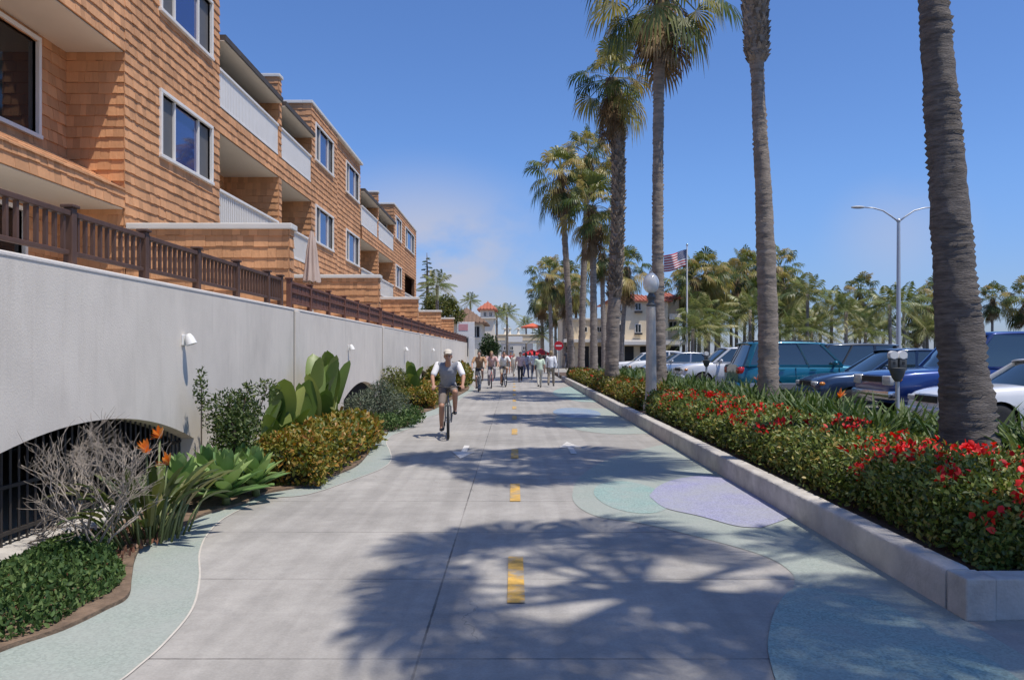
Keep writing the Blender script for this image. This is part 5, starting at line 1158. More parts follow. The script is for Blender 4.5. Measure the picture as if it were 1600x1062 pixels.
    for k in (0, .35, .7, 1):
        (xa, w, z), (xb, _, _) = quad(k); bl = .02 * math.sin(math.pi * k); w += bl; n = len(vs)
        pts = [(xa + .16, -w, z), (xa + .03, -w * .82, z), (xa - .02, -w * .4, z), (xa - .03, 0, z), (xa - .02, w * .4, z), (xa + .03, w * .82, z), (xa + .16, w, z), (xb - .10, w, z), (xb - .01, w * .85, z), (xb + .02, 0, z), (xb - .01, -w * .85, z), (xb - .10, -w, z)]
        vs += pts; rows.append(n)
    fs = []
    for a, b in zip(rows[:-1], rows[1:]):
        for k in range(12): fs.append((a + k, b + k, b + (k + 1) % 12, a + (k + 1) % 12))
    fs.append(tuple(rows[-1] + k for k in range(11, -1, -1))); fs = [f for f in fs]
    g.add(vs, fs); go = g.build('windows', M['car_glass'], t, smooth=True, angle=30)
    bm = bmesh.new(); bm.from_mesh(go.data); bmesh.ops.recalc_face_normals(bm, faces=bm.faces); bm.to_mesh(go.data); bm.free(); go.data.set_sharp_from_angle(angle=R(30))
    r = MB(); vs = []; rw = wt + .025
    rx = np.linspace(wtop - .06, rtop + .07, 8)
    for x in rx:
        e = 1 - .06 * abs((x - (wtop + rtop) / 2) / ((rtop - wtop) / 2)) ** 3; arch = .045 * (1 - ((x - (wtop + rtop) / 2) / ((rtop - wtop) / 2 + .1)) ** 2)
        for y, z in ((-1, -.03), (-.97, .005), (-.8, .026), (0, .04), (.8, .026), (.97, .005), (1, -.03)): vs.append((x, y * rw * e, zr + z + arch))
    fs = [(i * 7 + k, (i + 1) * 7 + k, (i + 1) * 7 + k + 1, i * 7 + k + 1) for i in range(7) for k in range(6)]
    r.add(vs, fs); ro = r.build('roof', paint, t, smooth=True, angle=60); md = ro.modifiers.new('s', 'SOLIDIFY'); md.thickness = .03; md.offset = -1
    for s in (-1, 1):
        p = MB(); p.bar((cowl + .10, s * (wi - .005), zb + .02), (wtop + .10, s * (wt + .005), zr), .07, .06); p.bar((rbase - .12, s * (wi - .005), zb), (rtop - .10, s * (wt + .005), zr), .16 if not truck else .2, .06)
        for f in pillars:
            xb_ = cowl + (rbase - cowl) * f; xt_ = wtop + (rtop - wtop) * f; p.bar((xb_, s * (wi + .006), zb), (xt_, s * (wt + .008), zr), .075, .05)
        p.bar((cowl + .12, s * (wi + .004), zb + .025), (rbase - .12, s * (wi + .004), zb + .025), .05, .05)
        p.build('pillar_frame', paint, t, smooth=True, angle=50)
    for x in (front, rear):
        for s in (-1, 1):
            w = MB(); d = .105; prof = [(wr - .13, -d), (wr - .05, -d * 1.02), (wr - .01, -d * .8), (wr, -d * .4), (wr, d * .4), (wr - .01, d * .8), (wr - .05, d * 1.02), (wr - .13, d)]
            w.lathe(prof, (x, s * (hw - .115), wr), 28, 'Y'); wo = w.build('wheel', M['tyre'], t, smooth=True, angle=40)
            a = MB(); yo = s * (hw - .115 + .085); rr_ = wr - .105; a.lathe([(rr_, 0), (rr_ + .012, .012 * s), (rr_ - .02, .012 * s), (rr_ - .03, -.01 * s)], (x, yo, wr), 28, 'Y'); a.lathe([(.001, .01 * s), (.05, .01 * s), (.06, -.01 * s)], (x, yo, wr), 16, 'Y')
            for k in range(7): an = 2 * math.pi * k / 7; a.bar((x + .04 * math.cos(an), yo, wr + .04 * math.sin(an)), (x + rr_ * math.cos(an), yo + .004 * s, wr + rr_ * math.sin(an)), .05, .02, (0, 1, 0))
            a.lathe([(rr_ - .005, -.06 * s), (.001, -.06 * s)], (x, yo, wr), 20, 'Y'); a.build('rim', M['alloy'], wo, smooth=True, angle=40)
    for s in (-1, 1):
        h = MB(); h.bbox(-.03 if truck else -.012, .16, s * hw * (.50 if truck else .46), s * hw * (.86 if truck else .80), nose - (.19 if truck else .12), nose + (.02 if truck else -.005), .03); h.build('headlight', M['lens'], t, smooth=True)
        h = MB(); h.ell((.16, s * hw * .885, nose - .06), (.08, .05, .05), 12, 8); h.build('indicator', M['amber'], t, smooth=True)
        h = MB(); zt_ = (trunk - .14) if not truck else belt - .1; h.bbox(L - .18, L + .012, s * hw * .58, s * hw * .90, zt_ - .10, zt_ + .10, .03); h.build('tail_light', M['red_lens'], t, smooth=True)
        m_ = MB(); m_.ell((cowl + .38, s * (hw + .10), belt + .07), (.065, .10, .075), 14, 9); m_.bar((cowl + .36, s * (hw * .93), belt + .02), (cowl + .38, s * (hw + .06), belt + .05), .05, .04); m_.build('mirror', paint if not truck else M['black_trim'], t, smooth=True)
        for xd in ((cowl + .35, cowl + 1.28) if len(pillars) else (cowl + .4, cowl + 1.35)):
            q = MB(); q.bbox(xd + .55, xd + .73, s * (hw - .004), s * (hw + .028), belt - .14, belt - .105, .008); q.build('door_handle', paint, t)
    q = MB(); zt = min(top(1.2), belt)
    for xd in (cowl + .22, cowl + .22 + (rbase - cowl) * .42, cowl + .22 + (rbase - cowl) * .75):
        for s in (-1, 1): q.box(xd, xd + .008, s * (hw - .03), s * (hw + .0015), clear + .16, zb - .03)
    q.build('door_seam', M['black_trim'], t)
    q = MB(); q.bbox(-.012, .06, -hw * .46, hw * .46, nose - .13, nose - .0, .012)
    for k in range(5): q.box(-.02, -.012, -hw * .44, hw * .44, nose - .12 + k * .026, nose - .112 + k * .026)
    q.build('grille', M['black_trim'] if not truck else M['black_trim'], t)
    q = MB(); q.bbox(-.075, .12, -hw * .88, hw * .88, clear + .10, clear + .30, .04); q.build('bumper', M['chrome'] if truck else paint, t, smooth=True, angle=40)
    q = MB(); q.bbox(L - .12, L + .06, -hw * .86, hw * .86, clear + .13, clear + .32, .04); q.build('bumper', M['chrome'] if truck else paint, t, smooth=True, angle=40)
    if stripe:
        for s in (-1, 1): q = MB(); q.bbox(cowl * .9, L - .3, s * (hw - .01), s * (hw + .012), clear + .12, clear + .30, .008); q.build('side_trim', stripe, t)
    if rack:
        q = MB()
        for s in (-1, 1): q.tube([(wtop + .15, s * wt * .82, zr + .03), (wtop + .2, s * wt * .82, zr + .09), (rtop - .15, s * wt * .82, zr + .09), (rtop - .1, s * wt * .82, zr + .03)], .015, 8)
        for x in (wtop + .5, rtop - .4): q.tube([(x, -wt * .82, zr + .10), (x, wt * .82, zr + .10)], .013, 8)
        q.build('roof_rack', M['black_trim'], t, smooth=True, angle=50)
    return t
P_white = car_paint('white_car_paint', (.78, .78, .77), 0); P_blue = car_paint('deep_blue_car_paint', (.014, .045, .20), .3); P_teal = car_paint('teal_car_paint', (.01, .15, .23), .3); P_dblue = car_paint('slate_blue_car_paint', (.03, .055, .11), .4); P_silver = car_paint('silver_car_paint', (.5, .52, .55), .6); P_dark = car_paint('dark_car_paint', (.03, .035, .045), .3); P_pearl = car_paint('pearl_car_paint', (.66, .67, .69), .1)
car('white sedan nearest the camera, partly hidden behind the thick palm trunk', (7.75, 15.05, 0), 0, P_white, hood=.90, belt=.93, H=1.42, nose=.74)
car('tall dark blue pickup truck with chrome bumper behind the thick palm trunk', (8.05, 18.0, 0), R(2), P_blue, L=5.6, Wd=1.98, H=1.98, hood=1.16, belt=1.22, cowl=1.5, wtop=2.15, rtop=4.0, rbase=4.2, trunk=1.25, nose=1.02, tail=1.15, clear=.42, wr=.39, front=.98, rear=4.4, tumble=.13, pillars=(.5,), truck=True, cat='pickup truck')
car('slate blue sedan with its bonnet towards the path, left of the dark blue pickup', (7.75, 21.3, 0), 0, P_dblue, hood=.98, belt=1.04, H=1.62, cowl=1.3, wtop=2.15, nose=.80, trunk=1.05, clear=.26)
car('teal sport utility wagon backed towards the path, behind the slim palm trunk', (11.1, 24.3, 0), math.pi, P_teal, L=4.5, Wd=1.8, H=1.84, hood=1.12, belt=1.16, cowl=1.35, wtop=1.95, rtop=4.1, rbase=4.38, trunk=1.15, nose=.95, tail=1.05, clear=.34, wr=.36, front=.85, rear=3.55, tumble=.14, pillars=(.36, .68), rack=True, cat='sport utility vehicle', stripe=M['alloy'])
car('dark minivan whose roof shows behind the teal wagon', (8.6, 27.6, 0), 0, P_dark, L=4.8, Wd=1.85, H=1.82, hood=1.05, belt=1.1, cowl=1.0, wtop=1.9, rtop=4.3, rbase=4.65, trunk=1.1, nose=.8, tail=1.0, clear=.26, pillars=(.36, .68), cat='minivan')
car('white sport utility wagon facing the path, left of the teal wagon', (6.95, 34.0, 0), R(3), P_pearl, L=4.5, Wd=1.82, H=1.74, hood=1.08, belt=1.12, cowl=1.2, wtop=1.95, rtop=3.85, rbase=4.25, trunk=1.12, nose=.88, tail=1.0, clear=.30, wr=.35, front=.86, rear=3.5, pillars=(.38, .70), cat='sport utility vehicle')
car('silver hatchback with a curved roof right of the shaggy trunk, partly behind the globe lamp', (6.9, 43.0, 0), R(4), P_silver, L=4.0, Wd=1.72, H=1.52, hood=.95, belt=1.0, cowl=1.0, wtop=1.75, rtop=3.2, rbase=3.8, trunk=1.0, nose=.75, rear=3.2, pillars=(.5,))
car('white car parked beyond the silver hatchback, seen between the palm trunks', (6.9, 49.5, 0), 0, P_white, L=4.3, H=1.6, hood=1.0, belt=1.04, trunk=1.04, rear=3.4, rbase=4.0)
car('white car half hidden by the trunks, farthest along the planter', (6.9, 56.0, 0), 0, P_white, H=1.5)
car('white car roof just visible in the second row behind the teal wagon', (17.0, 46, 0), R(180), P_white, H=1.6, belt=1.0)
car('grey car in the second row behind the slate blue sedan', (20.0, 42.0, 0), R(0), P_silver, H=1.62, belt=1.0, hood=.95)
car('dark car in the second row left of the thick palm trunk', (23.2, 44.0, 0), R(180), P_dark, H=1.66, belt=1.05, hood=1.0)

# ---------------------------------------------------------------- street furniture
M['meter_grey'] = mat('meter_grey', (.09, .095, .095), .55, .15, 8); M['galv'] = mat('galvanised', (.52, .53, .54), .45, .08, 5, metal=.5); M['pole_grey'] = mat('pole_grey', (.45, .46, .46), .6, .08, 4)
M['lamp_stone'] = mat('lamp_post_paint', (.60, .53, .43), .8, .12, 5, .3, 40, dirt=(.24, .2, .16), dirt_amt=.4)
def globe_mat():
    m, nt, p, o = nodes('lamp_globe'); p.inputs['Base Color'].default_value = (.86, .84, .78, 1); p.inputs['Roughness'].default_value = .12; p.inputs['Subsurface Weight'].default_value = .25; p.inputs['Subsurface Radius'].default_value = (.1, .1, .09); p.inputs['Transmission Weight'].default_value = .1; return m
M['globe'] = globe_mat()
lx, ly = 3.48, 20.3
t = empty('globe_lamp', (lx, ly, .2), label='stone coloured lamp post with a white glass globe at the gap between the hedges', cat='street lamp'); mb = MB()
mb.lathe([(.20, 0), (.20, .22), (.165, .27), (.15, .34), (.142, .5), (.115, 2.62), (.105, 2.66)], (0, 0, 0), 12); mb.build('post', M['lamp_stone'], t, smooth=True, angle=25)
mb = MB(); mb.lathe([(.105, 2.66), (.125, 2.68), (.125, 2.71), (.08, 2.74), (.075, 2.82), (.11, 2.87), (.118, 2.90), (.075, 2.96), (.065, 3.0)], (0, 0, 0), 20); mb.build('capital', M['meter_grey'], t, smooth=True, angle=35)
mb = MB(); mb.lathe([(.07, 3.0), (.13, 3.04), (.185, 3.12), (.208, 3.23), (.195, 3.33), (.15, 3.42), (.08, 3.49), (.03, 3.52)], (0, 0, 0), 24); mb.build('globe', M['globe'], t, smooth=True)
mb = MB(); mb.lathe([(.05, 3.515), (.045, 3.54), (.015, 3.57), (.02, 3.6), (.0, 3.64)], (0, 0, 0), 12); mb.build('finial', M['lamp_stone'], t, smooth=True)
# parking meters
def meter(loc, label, heads=2):
    t = empty('parking_meter', loc, 0, label, 'parking meter', 'parking meters behind the planter'); mb = MB(); mb.tube([(0, 0, 0), (0, 0, 1.12)], .034, 14); mb.build('post', M['galv'], t, smooth=True, angle=40)
    q = MB(); q.lathe([(.04, 1.02), (.085, 1.08), (.125, 1.20), (.13, 1.24), (.05, 1.25)], (0, 0, 0), 14); q.build('housing', M['meter_grey'], t, smooth=True, angle=40)
    for s in ((-.075, .075) if heads == 2 else (0,)):
        h = MB(); h.bbox(s - .062, s + .062, -.05, .05, 1.2, 1.44, .018); ho = h.build('meter_head', M['meter_grey'], t, smooth=True, angle=40)
        d = MB(); d.lathe([(.066, -.055), (.066, .055)], (s, 0, 1.455), 20, 'Y'); d.bbox(s - .066, s + .066, -.054, .054, 1.40, 1.455, .006); d.build('dome', M['lamp_white'], ho, smooth=True, angle=40)
        c = MB(); c.box(s - .018, s + .018, -.056, -.05, 1.30, 1.345); c.build('coin_slot', M['black_trim'], ho)
    return t
meter((6.28, 13.1, .2), 'double headed grey parking meter just left of the thick palm trunk')
meter((6.28, 26.1, .2), 'single headed parking meter in front of the white sport utility wagon', 1)
# double-arm street light
x, y = (1404 - VX) * 41.5 / F_PX, 41.5; zt = EYE + (HY - 345) * y / F_PX
t = empty('street_light', (x, y, 0), label='tall grey street light with two curved arms over the car park', cat='street light'); mb = MB(); mb.tube([(0, 0, 0), (0, 0, .3), (0, 0, zt)], [.16, .13, .085], 14); mb.build('pole', M['galv'], t, smooth=True, angle=40)
for s in (-1, 1):
    a = MB(); a.tube([(0, 0, zt - .05), (.35 * s, 0, zt + .22), (.8 * s, 0, zt + .52), (1.3 * s, 0, zt + .66), (1.8 * s, 0, zt + .70)], [.045, .042, .038, .035, .032], 10); ao = a.build('arm', M['galv'], t, smooth=True)
    h = MB(); h.ell((2.1 * s, 0, zt + .70), (.38, .14, .075), 16, 8); h.build('lamp_head', M['pole_grey'], ao, smooth=True)
mb = MB(); mb.ell((0, 0, zt), (.11, .11, .12)); mb.build('collar', M['galv'], t, smooth=True)
# flag and pole
M['flag_red'] = mat('flag_red', (.45, .02, .03), .8, .05); M['flag_white'] = mat('flag_white', (.75, .74, .72), .8, .03); M['flag_blue'] = mat('flag_blue', (.025, .035, .14), .8, .05)
D = 70.0; fx, _, fz = at(1073.5, 384, D)
t = empty('flagpole', (fx, D, 0), label='white flagpole rising behind the cream building', cat='flagpole'); mb = MB(); mb.tube([(0, 0, 0), (0, 0, fz)], [.09, .05], 10); mb.build('pole', M['white_paint'], t, smooth=True, angle=40); mb = MB(); mb.ell((0, 0, fz + .08), (.1, .1, .1)); mb.build('finial', M['chrome'], t, smooth=True)
t = empty('flag', (fx, D, fz - .3), label='stars and stripes flag flying to the left from the white pole', cat='flag')
FWd, FH = 2.15, 1.45; nx, nz = 40, 13
def fpt(u, v): return Vector((-.05 - u * FWd * .90, .28 * math.sin(u * 7 + v * 1.0) * u ** .6 + .05 * math.sin(u * 15 + v * 3), -v * FH - .62 * u ** 1.1 + .10 * math.sin(u * 6.5 + 1) * u))
mb = MB(); vs = [fpt(i / nx, j / nz) for j in range(nz + 1) for i in range(nx + 1)]; fs = []; ms = []
for j in range(nz):
    for i in range(nx): fs.append((j * (nx + 1) + i, j * (nx + 1) + i + 1, (j + 1) * (nx + 1) + i + 1, (j + 1) * (nx + 1) + i)); ms.append(2 if (i < nx * .4 and j < 7) else (0 if j % 2 == 0 else 1))
mb.add(vs, fs); mb.m = ms; fo = mb.build('cloth', [M['flag_red'], M['flag_white'], M['flag_blue']], t, smooth=True)
md = fo.modifiers.new('s', 'SOLIDIFY'); md.thickness = .006; md.offset = 0
sm = MB()
for row in range(9):
    for c in range(6 if row % 2 == 0 else 5):
        u = .4 * (c * 2 + (1 if row % 2 == 0 else 2)) / 12; v = 7 / 13 * (row + 1) / 10
        for sd in (-1, 1):
            o = fpt(u, v); du = (fpt(u + .01, v) - o).normalized(); dv = (fpt(u, v + .01) - o).normalized(); nn = du.cross(dv).normalized() * .007 * sd; pts = []
            for k in range(10): r = .045 if k % 2 == 0 else .018; a = math.pi / 2 + k * math.pi / 5; pts.append(o + nn + du * r * math.cos(a) - dv * r * math.sin(a))
            sm.add([o + nn] + pts, [(0, k + 1, (k + 1) % 10 + 1) for k in range(10)])
sm.build('stars', M['flag_white'], t)
# no entry sign in the planter
M['sign_red'] = mat('sign_red', (.50, .015, .025), .5, .04); M['sign_white'] = mat('sign_white', (.78, .77, .75), .5, .03)
D = 50.0; sx, _, sz = at(873, 540, D)
t = empty('no_entry_sign', (sx, D, .2), label='round red no entry sign with a white bar on a grey post at the planter', cat='sign'); mb = MB(); mb.tube([(0, .03, 0), (0, .03, sz + .1)], .03, 10); mb.build('post', M['galv'], t, smooth=True, angle=40)
mb = MB(); mb.lathe([(.001, -.006), (.28, -.006), (.285, 0), (.28, .006), (.001, .006)], (0, 0, sz - .2), 36, 'Y'); mb.build('disc', M['sign_red'], t, smooth=True, angle=30)
mb = MB(); mb.box(-.18, .18, -.010, -.0065, sz - .24, sz - .16); mb.build('bar', M['sign_white'], t)
# ---------------------------------------------------------------- far end of the path and the right-hand building
M['cream_wall'] = mat('cream_stucco', (.80, .66, .46), .9, .06, 1, .2, 20, dirt=(.6, .5, .36), dirt_amt=.3)
M['cream_light'] = mat('pale_stucco', (.80, .73, .61), .9, .06, 1)
M['tile'] = mat('terracotta_tile', (.42, .13, .075), .8, .25, 8, .6, 20, stretch=(1, 1, 1)); M['thatch'] = mat('brown_shake_roof', (.20, .125, .085), .95, .3, 5, .8, 14, stretch=(1, 1, .4))
M['grey_wall'] = mat('grey_stucco', (.30, .30, .31), .9, .08, 1)
M['dark_void'] = mat('shop_interior', (.03, .028, .026), .8); M['awning'] = mat('awning_white', (.74, .70, .64), .8, .04)
M['tent_red'] = mat('parasol_red', (.55, .025, .03), .8, .08); M['tent_orange'] = mat('parasol_orange', (.62, .13, .06), .8, .08)
def sub(o, t): o.data.transform(Matrix.Translation(-Vector(t.location))); return o
def block(t, x0, x1, y0, y1, z0, z1, m, wins=(), name='wall'):
    """masonry block; wins on the camera side: (x0, x1, z0, z1)"""
    mb = MB(); mb.bbox(x0, x1, y0, y1, z0, z1, .02); mb.build(name, M[m], t, world=True)
    for (a, b, c, d) in wins:
        f = MB(); e = .07; f.box(a - e, b + e, y0 - .05, y0 - .002, d, d + e); f.box(a - e, b + e, y0 - .09, y0 - .002, c - e, c); f.box(a - e, a, y0 - .05, y0 - .002, c, d); f.box(b, b + e, y0 - .05, y0 - .002, c, d); f.box((a + b) / 2 - .025, (a + b) / 2 + .025, y0 - .035, y0 - .012, c, d)
        w = f.build('window', M['cream_trim'], t, world=True); p = MB(); p.box(a, b, y0 - .01, y0 - .003, c, d); sub(p.build('pane', M['glass_dark'], w), t)
def tile_roof(t, x0, x1, y0, y1, z, h, m='tile', over=.4, name='roof', hip=True):
    mb = MB(); x0 -= over; x1 += over; y0 -= over; y1 += over; ym = (y0 + y1) / 2; hx = min((x1 - x0), (y1 - y0)) / 2 if hip else 0; ra, rb = (x0 + hx, x1 - hx) if x0 + hx <= x1 - hx else ((x0 + x1) / 2,) * 2
    A = [(x0, y0, z), (x1, y0, z), (x1, y1, z), (x0, y1, z)]; Rr = [(ra, ym, z + h), (rb, ym, z + h)]
    mb.add(A + Rr + [(p[0], p[1], z - .14) for p in A], [(0, 1, 5, 4), (1, 2, 5), (2, 3, 4, 5), (3, 0, 4), (6, 7, 1, 0), (7, 8, 2, 1), (8, 9, 3, 2), (9, 6, 0, 3), (9, 8, 7, 6)])
    # barrel tile rows down the camera-side slope
    n = int((x1 - x0) / .34)
    for k in range(n + 1):
        x = x0 + (x1 - x0) * k / n; f = 1.0
        if hip and hx > 0: f = min(1, (x - x0) / hx, (x1 - x) / hx)
        if f > .05: mb.tube([(x, y0 - .01, z + .03), (x, y0 + (ym - y0) * f, z + .03 + h * f)], .055, 5)
    mb.build(name, M[m], t, world=True)
D = 78.0
X = lambda px, d=D: (px - VX) * d / F_PX
Z = lambda py, d=D: EYE + (HY - py) * d / F_PX
t = empty('cream_building', (X(960), D, 0), label='cream three storey building with terracotta roof behind the globe lamp', cat='building')
wz = lambda a, b: (Z(b), Z(a)); WN = []
for px in (966, 997, 1025):
    for (a, b) in ((474, 484), (507, 519)): WN.append((X(px - 4), X(px + 4), Z(b), Z(a)))
block(t, X(955), X(1044), D, D + 9, 0, Z(470), 'cream_wall', WN)
tile_roof(t, X(955), X(1044), D, D + 9, Z(469), .95)
# balcony wing
block(t, X(1045), X(1064), D + .8, D + 9, 0, Z(466), 'cream_wall', [(X(1048), X(1060), Z(516), Z(502))]); tile_roof(t, X(1045), X(1064), D + .8, D + 9, Z(464), .8)
mb = MB(); mb.box(X(1046), X(1063), D + .0, D + .8, Z(499), Z(497)); mb.box(X(1046), X(1063), D, D + .05, Z(497), Z(490)); mb.build('balcony', M['cream_light'], t, world=True)
for px in (997, 966):
    mb = MB(); mb.box(X(px - 6), X(px + 6), D - .35, D - .1, Z(489), Z(486)); mb.box(X(px - 6), X(px + 6), D - .35, D - .1, Z(523), Z(520)); mb.build('planter_box', M['iron'], t, world=True)
# shop front below
mb = MB(); mb.box(X(955), X(1068), D - .5, D - .06, Z(533), Z(531)); mb.bbox(X(957), X(1066), D - 1.2, D - .07, Z(539), Z(533.5), .02); mb.build('awning', M['awning'], t, world=True)
for a, b in ((958, 972), (976, 990), (1000, 1013), (1043, 1062)):
    mb = MB(); mb.box(X(a), X(b), D - .04, D - .01, .1, Z(541)); mb.build('shop_window', M['dark_void'], t, world=True)
# lower wing to the left
t = empty('cream_building', (X(900, 84), 84.0, 0), label='low flat cream building seen between the palm trunks, left of the terracotta roofed one', cat='building')
X8 = lambda p: X(p, 84.0); Z8 = lambda p: Z(p, 84.0)
block(t, X8(878), X8(962), 84.0, 92.0, 0, Z8(500), 'cream_wall', [(X8(a), X8(a + 9), Z8(518), Z8(511)) for a in (882, 908, 932, 948)]); mb = MB(); mb.bbox(X8(877), X8(963), 83.85, 92.1, Z8(500), Z8(497), .02); mb.build('coping', M['cream_light'], t, world=True)
for a in (884, 906, 934):
    mb = MB(); mb.box(X8(a), X8(a + 14), 83.96, 83.99, .1, Z8(541)); mb.build('shop_window', M['dark_void'], t, world=True)
mb = MB(); mb.bbox(X8(880), X8(960), 83.0, 83.95, Z8(535), Z8(530), .02); mb.build('awning', M['awning'], t, world=True)

# footbridge across the path
D = 104.0; t = empty('footbridge', (X(815), D, 0), label='pale concrete footbridge with a white banner crossing the far end of the path', cat='bridge')
mb = MB(); mb.bbox(X(758), X(862), D, D + 3.5, Z(531), Z(526), .03); mb.build('deck', M['cream_light'], t, world=True)
mb = MB(); mb.bbox(X(758), X(862), D - .06, D + .15, Z(525.8), Z(515), .03); mb.bbox(X(758), X(862), D - .14, D + .2, Z(515), Z(513), .02); mb.build('parapet', M['cream_wall'], t, world=True)
mb = MB(); mb.box(X(786), X(821), D - .12, D - .07, Z(529), Z(517)); mb.build('banner', M['sign_white'], t, world=True)
for px in (784, 794, 812):
    mb = MB(); mb.lathe([(.22, Z(513)), (.2, Z(512)), (.16, Z(511)), (.13, Z(503)), (.24, Z(502)), (.24, Z(500.5)), (.0, Z(499.5))], (X(px), D + .1, 0), 12); mb.build('pillar', M['cream_light'], t, world=True, smooth=True, angle=35)
for px in (768, 856):
    mb = MB(); mb.bbox(X(px - 4), X(px + 4), D + .3, D + 3.2, 0, Z(531), .03); mb.build('pier', M['cream_light'], t, world=True)
# buildings closing the view beyond the bridge
D = 125.0; t = empty('pale_building', (X(790), D, 0), label='grey pale building seen through the opening under the footbridge', cat='building'); block(t, X(770), X(850), D, D + 8, 0, Z(522), 'grey_wall', [(X(a), X(a + 7), Z(544), Z(536)) for a in (778, 794, 826)])
mb = MB(); mb.box(X(802), X(822), D - .04, D - .01, 0, Z(534)); mb.build('entrance', M['soffit'], t, world=True)
# tower with tiled roof, left
D = 88.0; t = empty('tower_building', (X(755), D, 0), label='pale tower with a red tiled hip roof left of the footbridge', cat='building'); block(t, X(744), X(768), D, D + 4, 0, Z(474), 'cream_light', [(X(750), X(754), Z(487), Z(480)), (X(760), X(764), Z(487), Z(480))]); mb = MB(); mb.bbox(X(741), X(771), D - .3, D + 4.3, Z(491), Z(489), .02); mb.build('cornice', M['awning'], t, world=True); tile_roof(t, X(744), X(768), D, D + 4, Z(474), .95, over=.35)
D = 74.0; t = empty('shop_building', (X(735), D, 0), label='low shop with a brown shake roof at the end of the retaining wall', cat='building'); block(t, X(706), X(756), D, D + 7, 0, Z(505), 'cream_light', [(X(742), X(752), Z(528), Z(512))]); tile_roof(t, X(704), X(756), D, D + 7, Z(506), 1.55, m='thatch', over=.5)
# shop signs in front of it
D = 69.5; t = empty('shop_sign', (X(735), D, 0), label='white shop sign board with a pink panel, at the far end of the wall', cat='sign')
mb = MB(); mb.bbox(X(724), X(748), D, D + .25, Z(529), Z(508), .02); mb.build('board', M['sign_white'], t, world=True)
M['pink'] = mat('sign_pink', (.62, .30, .32), .6, .1, 2); mb = MB(); mb.box(X(726), X(739), D - .02, D - .004, Z(520), Z(511)); mb.build('pink_panel', M['pink'], t, world=True)
mb = MB(); mb.bbox(X(726), X(739), D - .1, D + .2, Z(556), Z(530), .03); mb.build('dark_board', M['black_trim'], t, world=True)
mb = MB(); mb.bbox(X(740), X(748), D - .02, D + .2, 0, Z(529.3), .02); mb.build('post', M['sign_white'], t, world=True)
mb = MB(); mb.bbox(X(728), X(739), D - .03, D + .15, 0, Z(557), .02); mb.build('white_base', M['sign_white'], t, world=True)

def crown_tree(name, label, x, y, z0, blobs, n, size, m, trunk_h, tr=.14, cat='tree'):
    t = empty(name, (x, y, z0), label=label, cat=cat); Ps = []; Ns = []; tot = sum(b[3] * b[4] for b in blobs)
    for (bx, by, bz, r, rz) in blobs:
        k = int(n * r * rz / tot); d = unit(rng.normal(size=(k, 3))); lump = np.array([1 + .35 * noise.noise(Vector(v * 2.4 + np.array([bx + x, by, bz]))) for v in d]); q = rng.uniform(0, 1, k) ** .4 * lump; Ps.append(np.array([bx, by, bz]) + d * np.array([r, r, rz]) * q[:, None]); Ns.append(d)
    P = np.concatenate(Ps); Nn = np.concatenate(Ns); leaf_obj('crown', P, Nn, np.full(len(P), size), np.full(len(P), size * .5), M[m], t)
    mb = MB(); mb.tube([(0, 0, 0), (.05, 0, trunk_h * .5), (0, 0, trunk_h)], [tr, tr * .8, tr * .5], 8)
    for (bx, by, bz, r, rz) in blobs: mb.tube([(0, 0, trunk_h * .8), (bx * .5, by * .5, (trunk_h + bz) / 2), (bx, by, bz)], [tr * .5, tr * .35, tr * .12], 6)
    mb.build('trunk', M['bark'], t, smooth=True); return t
x, y, z = at(764, 538, 66); crown_tree('dark_tree', 'dense dark green tree below the left end of the footbridge', x, y, 0, [(0, 0, z, .75, .9), (-.3, .2, z - .6, .6, .6), (.45, 0, z - .4, .55, .6)], 2600, .17, 'dark_leaf', z - .6)
x, y, z = at(690, 478, 66); crown_tree('bushy_tree', 'yellow green bushy tree behind the farthest terrace walls', x, y, 2.4, [(0, 0, z - 2.4, 1.3, 1.0), (1.1, 0, z - 3.1, .9, .8), (-.9, .3, z - 2.5, .8, 1.1), (.7, .2, z - 2.2, .7, .5)], 4200, .2, 'olive_leaf', z - 3.2)
x, y, z = at(667, 440, 72); t = empty('conifer', (x, y, 0), label='dark slender conifer with drooping tips behind the far end of the building', cat='tree'); mb = MB(); mb.tube([(0, 0, 0), (.05, 0, z), (.0, 0, z + 2.6)], [.2, .12, .02], 8); mb.build('trunk', M['bark'], t, smooth=True); mb = MB(); rr = random.Random(77)
for k in range(46):
    h = 3.5 + (z + 2.3 - 3.5) * k / 46; az = k * 2.4; L_ = (1.5 * (1 - k / 50) + .25) * rr.uniform(.8, 1.2); feather_frond(mb, (0, 0, h), (math.cos(az), math.sin(az), .35), L_, .35, 16, .28, rr)
mb.build('crown', M['dark_leaf'], t)
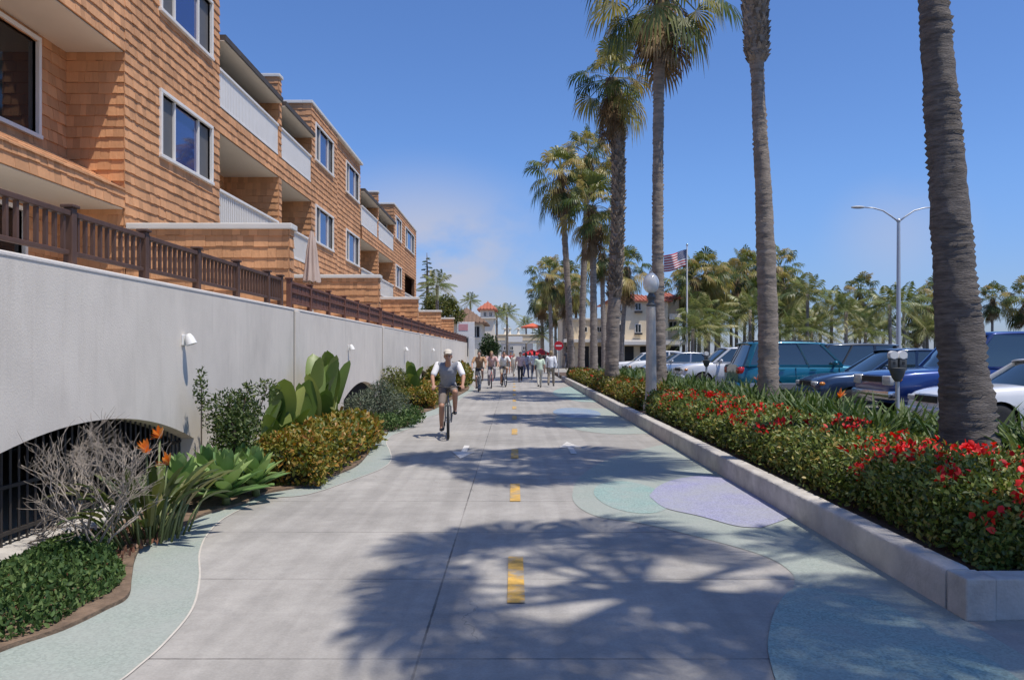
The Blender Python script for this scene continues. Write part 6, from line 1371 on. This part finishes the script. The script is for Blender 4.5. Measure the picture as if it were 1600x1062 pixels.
for px, py, d, sc, lb in ((683, 446, 62, .9, 'feather palm with a single arching frond beside the conifer'), (776, 492, 96, .8, 'short feather palm left of the footbridge pillars, the left one of two'), (792, 490, 98, .9, 'short feather palm left of the footbridge pillars, the right one of two'), (735, 470, 100, .8, 'distant feather palm whose frond arches over the tower roof'), (846, 524, 92, .75, 'small green feather palm in front of the footbridge on the right'), (822, 506, 116, .8, 'feather palm behind the footbridge parapet')):
    x, y, z = at(px, py, d); t = empty('feather_palm', (x, y, 0), label=lb, cat='palm tree'); mb = MB(); mb.tube([(0, 0, -.1), (.03, 0, z * .5), (0, 0, z)], [.18, .14, .12], 8); mb.build('trunk', M['trunk'], t, smooth=True); o = bpy.data.objects.new('crown', FEATHER[px % 2]); C.objects.link(o); o.parent = t; o.location = (0, 0, z); o.scale = (sc,) * 3
def parasol(px, py, d, m, lb, r=1.0, grp='red parasols at the far end of the path'):
    x, y, z = at(px, py, d); t = empty('parasol', (x, y, 0), label=lb, cat='parasol', group=grp); mb = MB(); mb.tube([(0, 0, 0), (0, 0, z + .3)], .03, 8); mb.build('pole', M['wood'], t, smooth=True, angle=40); mb = MB(); vs = [(0, 0, z + .38)]; n = 8
    for k in range(n): a = 2 * math.pi * k / n; vs.append((r * math.cos(a), r * math.sin(a), z - .12))
    for k in range(n): a = 2 * math.pi * k / n; vs.append((r * math.cos(a) * .99, r * math.sin(a) * .99, z - .30))
    mb.add(vs, [(0, k + 1, (k + 1) % n + 1) for k in range(n)] + [(k + 1, k + 9, (k + 1) % n + 9, (k + 1) % n + 1) for k in range(n)]); mb.build('canopy', M[m], t)
parasol(831, 551, 84, 'tent_red', 'left one of two red parasols over the crowd under the footbridge'); parasol(845, 550, 86, 'tent_red', 'right one of two red parasols over the crowd under the footbridge'); parasol(832, 509, 110, 'tent_orange', 'orange red parasol up on the footbridge', 1.6, 'orange parasols on the footbridge')
# low shrub belt closing the car park
mb_n = 9000; xx = rng.uniform(14, 95, mb_n); hh = 1.1 + .5 * np.sin(xx * .7) + .3 * np.sin(xx * 2.3); P = np.stack([xx, 108 + rng.uniform(-1, 1, mb_n), hh * rng.uniform(0, 1, mb_n) ** .6], 1)
tag(leaf_obj('shrub_belt', P, np.tile([0, -1., .5], (mb_n, 1)), np.full(mb_n, .35), np.full(mb_n, .2), M['bush']), 'low shrub belt along the far side of the car park', 'shrubs', kind='stuff')
